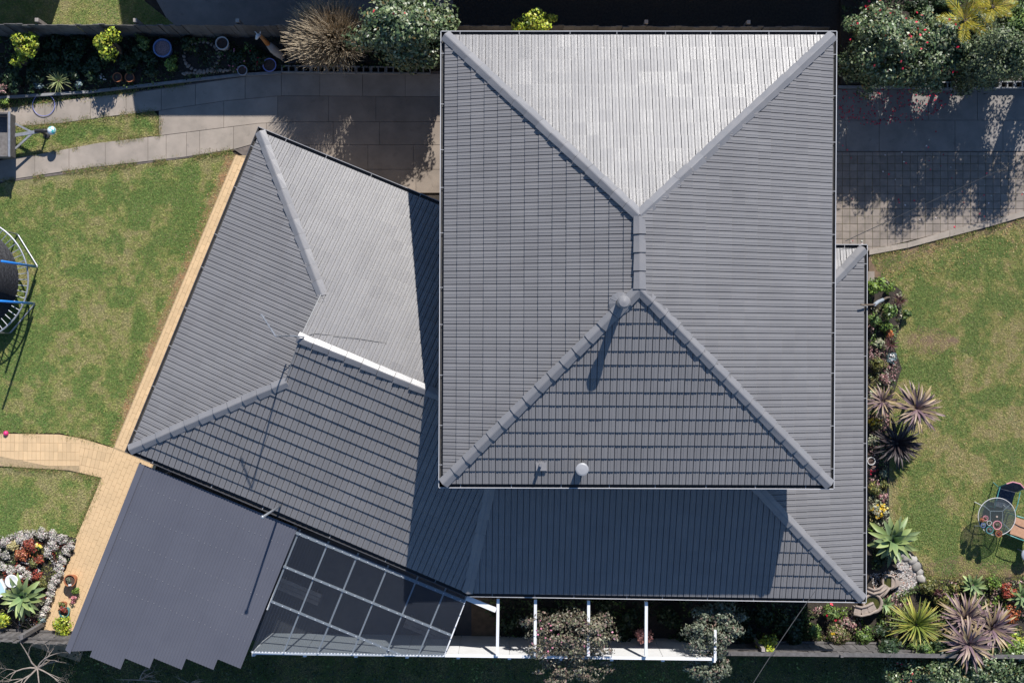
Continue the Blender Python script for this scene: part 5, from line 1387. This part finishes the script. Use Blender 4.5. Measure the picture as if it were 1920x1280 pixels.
for kk, (x, y, s) in enumerate(((1693, 1038, .9), (1701, 1045, 1.0), (1712, 1050, 1.2), (1719, 1062, 1.25), (1725, 1073, .95), (1727, 1084, 1.1))):
    c = P(x, y, .08); o = bpy.data.objects.new('edging_stone', big); COL.objects.link(o); o.location = (c.x, c.y, .06); o.scale = (s*R.uniform(.8, 1.1), s, s*.8); o.rotation_euler = (0, 0, R.uniform(0, 3))
    tag(o, ORD[kk]+' rounded river stone from the agave end of the row beside the gravel', 'stone', 'stones edging the gravel')
ec = [(1664, 880), (1664, 960), (1672, 985), (1694, 1022), (1712, 1040), (1727, 1058), (1732, 1085)]
mb = MB()
for a, b in zip(ec, ec[1:]): mb.beam(P(*a, .04), P(*b, .04), .03, .1)
mb.solo('metal_edging', m_black, P(1666, 960), 'thin black edging strip between east bed and lawn', 'edging')
q = P(1633.5, 522, .05); MB().box((q.x, q.y, .03), (.17, .38, .06)).solo('paving_slab', m_paver, q, 'small grey paving slab beside the gutter at the drive corner', 'slab')
pot('planter_pot', 'small white rimmed pot beside the east gutter', 1634, 864, 7.5, .3, m_whitepot, .03)
# bent pipe by the east gutter
pp = thing('bent_pipe', 'bent grey pipe with pale blue sleeve sticking out over east gutter', 'pipe', P(1665, 560, 0))
MB().tube([P(1668, 558, .05), P(1663, 558, .9), P(1655, 562, 1.6)], .03, 7).part('stem', m_bark, pp)
MB().tube([P(1655, 562, 1.6), P(1646, 566, 2.3), P(1640, 571, 2.75)], .045, 8).part('sleeve', m_greypot, pp)
MB().tube([P(1640, 571, 2.75), P(1620, 572, 2.95), P(1614, 571, 3.0)], .022, 7).part('pipe', m_bark, pp)

# ------------------------------------------------------------------ roof attachments and wires
q = V3(rB, zrL); am = thing('antenna', 'thin silver television antenna mast with bent arm on the wing ridge', 'antenna', q)
base = P(545, 629, 4.6); top = Vector((base.x-.02, base.y-.02, 6.55))
MB().tube([q+Vector((.12, .02, .12)), Vector((base.x, base.y, 4.75))], .016, 6).part('bracket', m_galv, am)
MB().tube([Vector((base.x, base.y, 4.6)), top], .02, 8).part('mast', m_galv, am)
e = P(490, 589, 6.5); MB().tube([top, e], .018, 6).part('boom', m_galv, am)
for k in range(5):
    c = top.lerp(e, .2+.18*k); MB().tube([c-Vector((.05, -.02, 0)), c+Vector((.05, -.02, 0))], .005, 4).part('element', m_galv, am)
def roof_n(px, py):    # point on the north face of the wing
    z = 3.8
    for _ in range(5):
        d = P2(px, py, z); z = ZL + (d-tN).dot(wing_v)*TPL
    return P(px, py, z+.06)
MB().tube([roof_n(556, 634), roof_n(590, 625), roof_n(630, 629), roof_n(670, 634), roof_n(705, 640), roof_n(726, 643)], .006, 5).solo('antenna_cable', m_wire, roof_n(556, 634), 'dark antenna cable lying across the sunlit wing roof', 'cable')
a = P(528, 946, 2.72); bt = Vector((a.x-.04, a.y+.0, 5.1))
po = thing('service_pole', 'slim grey metal pole rising from the gutter above carport', 'pole', (a.x, a.y, 2.6))
MB().tube([(a.x, a.y, 2.6), tuple(bt)], .028, 8).part('pole_tube', m_galv, po, True)
MB().blob(bt, (.05, .05, .045), 10, 6).part('pole_cap', m_galv, po, True)
def wire(label, p, q, sag=.3, r=.008):
    p, q = Vector(p), Vector(q); pts = [p.lerp(q, t)-Vector((0, 0, sag*4*t*(1-t))) for t in np.linspace(0, 1, 9)]
    MB().tube(pts, r, 4).solo('overhead_wire', m_wire, p, label, 'wire')
wire('thin service wire crossing the south east corner of the lower roof', P(1528, 1108, 3.2), P(1400, 1300, 5.0), .1)
wire('thin overhead wire crossing the driveway', P(1940, 290, 5.2), P(1585, 452, 3.0), .25)

# ------------------------------------------------------------------ neighbouring buildings just out of view (they shade the north side)
nh = thing('neighbour_house', 'neighbouring gabled house just beyond the top edge of the photo', 'house', (0, 12, 0))
xw, xe, ys, zs, pt = -8.63, 10.8, 10.14, 4.0, math.tan(math.radians(17))
yr = ys+4.5; zr = zs+4.5*pt
MB().prism([(xw+.4, ys+.5), (xe-.4, ys+.5), (xe-.4, yr+4), (xw+.4, yr+4)], 0, zs).part('wall', m_wall, nh)
rf = MB()
for y0, z0 in ((ys, zs), (2*yr-ys, zs)):
    rf.quad((xw, y0, z0), (xe, y0, z0), (xe, yr, zr), (xw, yr, zr)); rf.quad((xw, y0, z0+.12), (xe, y0, z0+.12), (xe, yr, zr+.12), (xw, yr, zr+.12))
rf.part('roof', m_tile2, nh)
sh = thing('neighbour_shed', 'neighbouring shed just beyond the top left corner of the photo', 'shed', (-14, 11.5, 0))
MB().prism([(-17, 10.2), (-11.62, 10.2), (-11.62, 13.2), (-17, 13.2)], 0, 2.9).part('wall', m_wall, sh)
MB().prism([(-17, 10.2), (-11.62, 10.2), (-11.62, 13.2), (-17, 13.2)], 2.9, 3.0).part('roof', m_metal_dark, sh)

# ------------------------------------------------------------------ ground cover between the plants
vn = VNoise(4)
def cover(name, poly, dens, pals, size, hmax, z0):
    w = [(p.x, p.y) for p in (P2(*q) for q in poly)]; xs = [p[0] for p in w]; ys = [p[1] for p in w]
    n = int((max(xs)-min(xs))*(max(ys)-min(ys))*dens); X = NR.uniform(min(xs), max(xs), n); Y = NR.uniform(min(ys), max(ys), n)
    n1 = vn(X+5, Y+9, 3.3); k = inpoly_np(X, Y, w) & (n1 > .30); X, Y, n1 = X[k], Y[k], n1[k]; n = len(X)
    sel = np.clip((vn(X+77, Y+31, 2.1)*1.3-.15)*len(pals), 0, len(pals)-1).astype(int)
    c = np.zeros((n, 3))
    for i, p in enumerate(pals):
        q = sel == i; c[q] = pal_pick(p, int(q.sum()), NR)
    Z = z0+NR.random(n)**.6*hmax*np.clip((n1-.25)*2.2, .15, 1)
    Nn = np.array([0, 0, .8])+NR.normal(0, .6, (n, 3)); Nn /= np.linalg.norm(Nn, axis=1, keepdims=True)
    V = leaf_quads(np.stack([X, Y, Z], 1), Nn, size, .5, NR)
    tag(link_mesh(name, np_mesh(name, V, 4, np.repeat(c, 4, 0), m_leaf, (0, 0, 0)), None, (0, 0, 0)), kind='stuff')
cover('ground_cover', [(1500, 1135), (1600, 1135), (1700, 1100), (1745, 1086), (1840, 1084), (1935, 1080), (1935, 1210), (1500, 1208)], 900, [G_MID, G_OLIVE, G_LIGHT, PINKL, G_OLIVE, G_MID], .035, .32, .03)
cover('ground_cover', [(1628, 522), (1655, 522), (1688, 545), (1688, 600), (1674, 650), (1684, 690), (1666, 760), (1662, 960), (1680, 1020), (1690, 1045), (1628, 1060)], 800, [G_MID, G_OLIVE, G_PALE, G_MID, PINKL], .032, .22, .035)
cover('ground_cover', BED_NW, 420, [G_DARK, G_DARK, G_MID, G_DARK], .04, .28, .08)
cover('ground_cover', [(-20, 1027), (45, 1000), (95, 998), (145, 1010), (140, 1030), (78, 1168), (60, 1190), (-20, 1190)], 800, [G_OLIVE, F_WHITE, RED, G_MID, G_PALE], .026, .2, .05)
cover('ground_cover', [(900, 1120), (1499, 1128), (1499, 1206), (940, 1202)], 380, [G_DARK, G_MID, G_DARK], .045, .3, .02)
cover('ground_cover', [(1575, -20), (1930, -20), (1930, 156), (1575, 156)], 420, [G_DARK, G_DARK, G_MID], .045, .3, .08)
cover('ground_cover', [(-20, 1215), (1640, 1238), (1940, 1240), (1940, 1290), (-20, 1290)], 160, [G_DARK, G_DARK, G_MID], .04, .15, .0)

# ------------------------------------------------------------------ grass
def grass(name, poly, dens, dark=1.0, edge=None, hgt=.032, tint=(1, 1, 1), bias=0.0):
    w = [(p.x, p.y) for p in (P2(*q) for q in poly)]; xs = [p[0] for p in w]; ys = [p[1] for p in w]
    xa, xb, ya, yb = max(min(xs), -13.9), min(max(xs), 13.9), max(min(ys), -9.4), min(max(ys), 9.4)
    n = int((xb-xa)*(yb-ya)*dens); X = NR.uniform(xa, xb, n); Y = NR.uniform(ya, yb, n)
    k = inpoly_np(X, Y, w); X, Y = X[k], Y[k]
    n1 = vn(X, Y, .9); n2 = vn(X+40, Y, 2.3); n3 = vn(X, Y+70, 6.0)
    n4 = vn(X+19, Y+3, 13.0)
    lush = .24*n1+.30*n2+.26*n3+.20*n4+.05+bias+.20*np.clip((vn(X+13, Y+29, 1.5)-.66)*9, 0, 1)
    if edge is not None:
        d = np.full(X.shape, 9.0)
        for (ax, ay), (bx, by) in edge:
            A, B = P2(ax, ay), P2(bx, by); ex, ey = B.x-A.x, B.y-A.y; t = np.clip(((X-A.x)*ex+(Y-A.y)*ey)/(ex*ex+ey*ey), 0, 1)
            d = np.minimum(d, np.hypot(X-A.x-t*ex, Y-A.y-t*ey))
        lush = lush-np.clip(.30-d*1.1, 0, .30)*(.55+.9*n2)
    keep = NR.random(X.shape) < np.clip(.25+(lush-.22)*3.2, .06, 1)
    X, Y, lush, n3 = X[keep], Y[keep], lush[keep], n3[keep]; n = len(X)
    t = np.clip((lush-.36)/.30, 0, 1)[:, None]+NR.normal(0, .22, (n, 1)); t = np.clip(t, 0, 1)
    dry, mid_, lus = np.array([.34, .29, .135]), np.array([.285, .295, .085]), np.array([.115, .195, .045])
    c = np.where(t < .45, dry+(mid_-dry)*(t/.45), mid_+(lus-mid_)*((t-.45)/.55))*dark*np.array(tint)
    c *= 1+NR.normal(0, .2, (n, 1)); c = np.clip(c, .005, .8)
    az = NR.uniform(0, 6.283, n); ln = hgt*NR.uniform(.6, 1.5, n); wd = NR.uniform(.006, .011, n); hh = ln*NR.uniform(.25, .95, n)
    dx, dy = np.cos(az), np.sin(az); V = np.empty((n, 3, 3))
    V[:, 0] = np.stack([X-dy*wd, Y+dx*wd, np.full(n, .0)], 1); V[:, 1] = np.stack([X+dy*wd, Y-dx*wd, np.full(n, .0)], 1)
    V[:, 2] = np.stack([X+dx*ln, Y+dy*ln, hh], 1)
    V = V.reshape(-1, 3); o = link_mesh(name, np_mesh(name, V, 3, np.repeat(c, 3, 0), m_blade, (0, 0, 0)), None, (0, 0, 0))
    tag(o, kind='stuff')
grass('grass', LAWN_W, 5200, edge=[((441, 292), (213, 838)), ((159, 319), (345, 298)), ((345, 298), (436, 284)), ((21, 340), (159, 319))])
grass('grass', LAWN_SW, 5200, edge=[((192, 896), (145, 1008)), ((0, 876), (130, 882)), ((130, 882), (192, 896))])
grass('grass', LAWN_E, 5200, edge=[((1629, 478), (1790, 445)), ((1790, 445), (1920, 407)), ((1745, 1086), (1920, 1080)), ((1700, 640), (1800, 640)), ((1668, 760), (1666, 960))], tint=(1.0, .925, .97), bias=-.05)
grass('grass', PATCH_NW, 5200, edge=[((302, 252), (66, 293)), ((298, 222), (302, 252)), ((120, 228), (290, 210))], hgt=.045)
grass('grass', LAWN_N, 2500); grass('grass', LAWN_S, 1500, dark=.7)  # south blades darkened in colour for shade, like the turf beneath
grass('grass', [(0, 205), (167, 183), (255, 174), (359, 159), (359, 152), (255, 164), (167, 174), (0, 186)], 1500)
def edge_tufts(pts, dens, w=.05, hgt=.06):
    X = []; Y = []
    for (ax, ay), (bx, by) in zip(pts, pts[1:]):
        A, B = P2(ax, ay), P2(bx, by); L = (B-A).length; n = int(L*dens); t = NR.random(n); nn = Vector((-(B-A).y, (B-A).x))/L
        o = NR.normal(0, w, n); X.append(A.x+(B.x-A.x)*t+nn.x*o); Y.append(A.y+(B.y-A.y)*t+nn.y*o)
    X, Y = np.concatenate(X), np.concatenate(Y); k = vn(X+3, Y+8, 4.0) > .42; X, Y = X[k], Y[k]; n = len(X)
    c = np.where(NR.random((n, 1)) < .45, np.array([[.30, .22, .10]]), np.array([[.15, .20, .05]]))*(1+NR.normal(0, .25, (n, 1)))
    az = NR.uniform(0, 6.283, n); ln = hgt*NR.uniform(.5, 1.4, n); wd = NR.uniform(.005, .009, n); hh = ln*NR.uniform(.4, 1, n)+.02
    dx, dy = np.cos(az), np.sin(az); V = np.empty((n, 3, 3))
    V[:, 0] = np.stack([X-dy*wd, Y+dx*wd, np.full(n, .0)], 1); V[:, 1] = np.stack([X+dy*wd, Y-dx*wd, np.full(n, .0)], 1); V[:, 2] = np.stack([X+dx*ln, Y+dy*ln, hh], 1)
    tag(link_mesh('grass', np_mesh('grass', V.reshape(-1, 3), 3, np.repeat(np.clip(c, .01, .8), 3, 0), m_blade, (0, 0, 0)), None, (0, 0, 0)), kind='stuff')
edge_tufts([(0, 343), (21, 339), (159, 318), (345, 297), (436, 283)], 700)
edge_tufts([(66, 292), (186, 269), (300, 254), (299, 210), (212, 217), (117, 230), (12, 240)], 700)
edge_tufts([(0, 811), (110, 813), (165, 823), (213, 839)], 600); edge_tufts([(0, 874), (130, 882), (192, 895), (145, 1005)], 600)
edge_tufts([(1629, 479), (1700, 466), (1790, 445), (1920, 407)], 700, .06)
edge_tufts([(0, 204), (167, 182), (255, 173), (359, 158)], 500)
edge_tufts([(1728, 1060), (1745, 1087), (1840, 1086), (1920, 1082)], 700, .06)
# fallen leaves and petals
def litter(name, poly, n, pal, s, z=.03):
    w = [(p.x, p.y) for p in (P2(*q) for q in poly)]; xs = [p[0] for p in w]; ys = [p[1] for p in w]
    X = NR.uniform(min(xs), max(xs), n*3); Y = NR.uniform(min(ys), max(ys), n*3); k = inpoly_np(X, Y, w); X, Y = X[k][:n], Y[k][:n]; n = len(X)
    Nn = np.array([0, 0, 1.0])+NR.normal(0, .25, (n, 3)); Nn /= np.linalg.norm(Nn, axis=1, keepdims=True)
    V = leaf_quads(np.stack([X, Y, np.full(n, z+.012)], 1), Nn, s, .7, NR)
    tag(link_mesh(name, np_mesh(name, V, 4, np.repeat(pal_pick(pal, n, NR), 4, 0), m_petal, (0, 0, 0)), None, (0, 0, 0)), kind='stuff')
litter('fallen_petals', [(1572, 165), (1790, 165), (1770, 205), (1730, 225), (1620, 240), (1572, 225)], 380, F_RED+[((.3, .02, .05), 3)], .024, .03)
litter('fallen_petals', [(1572, 240), (1920, 240), (1920, 400), (1700, 450), (1572, 470)], 50, F_RED+F_WHITE, .028, .035)
DRY = [((.42, .25, .10), 3), ((.30, .17, .07), 3), ((.5, .38, .2), 1)]
litter('fallen_leaves', [(1629, 480), (1800, 450), (1920, 412), (1920, 470), (1760, 520), (1660, 530)], 260, DRY, .017, .02)
litter('fallen_leaves', LAWN_E, 60, DRY, .02, .03)
litter('fallen_leaves', [(436, 284), (400, 330), (215, 790), (205, 830), (225, 838), (441, 300)], 900, DRY, .018, .01)
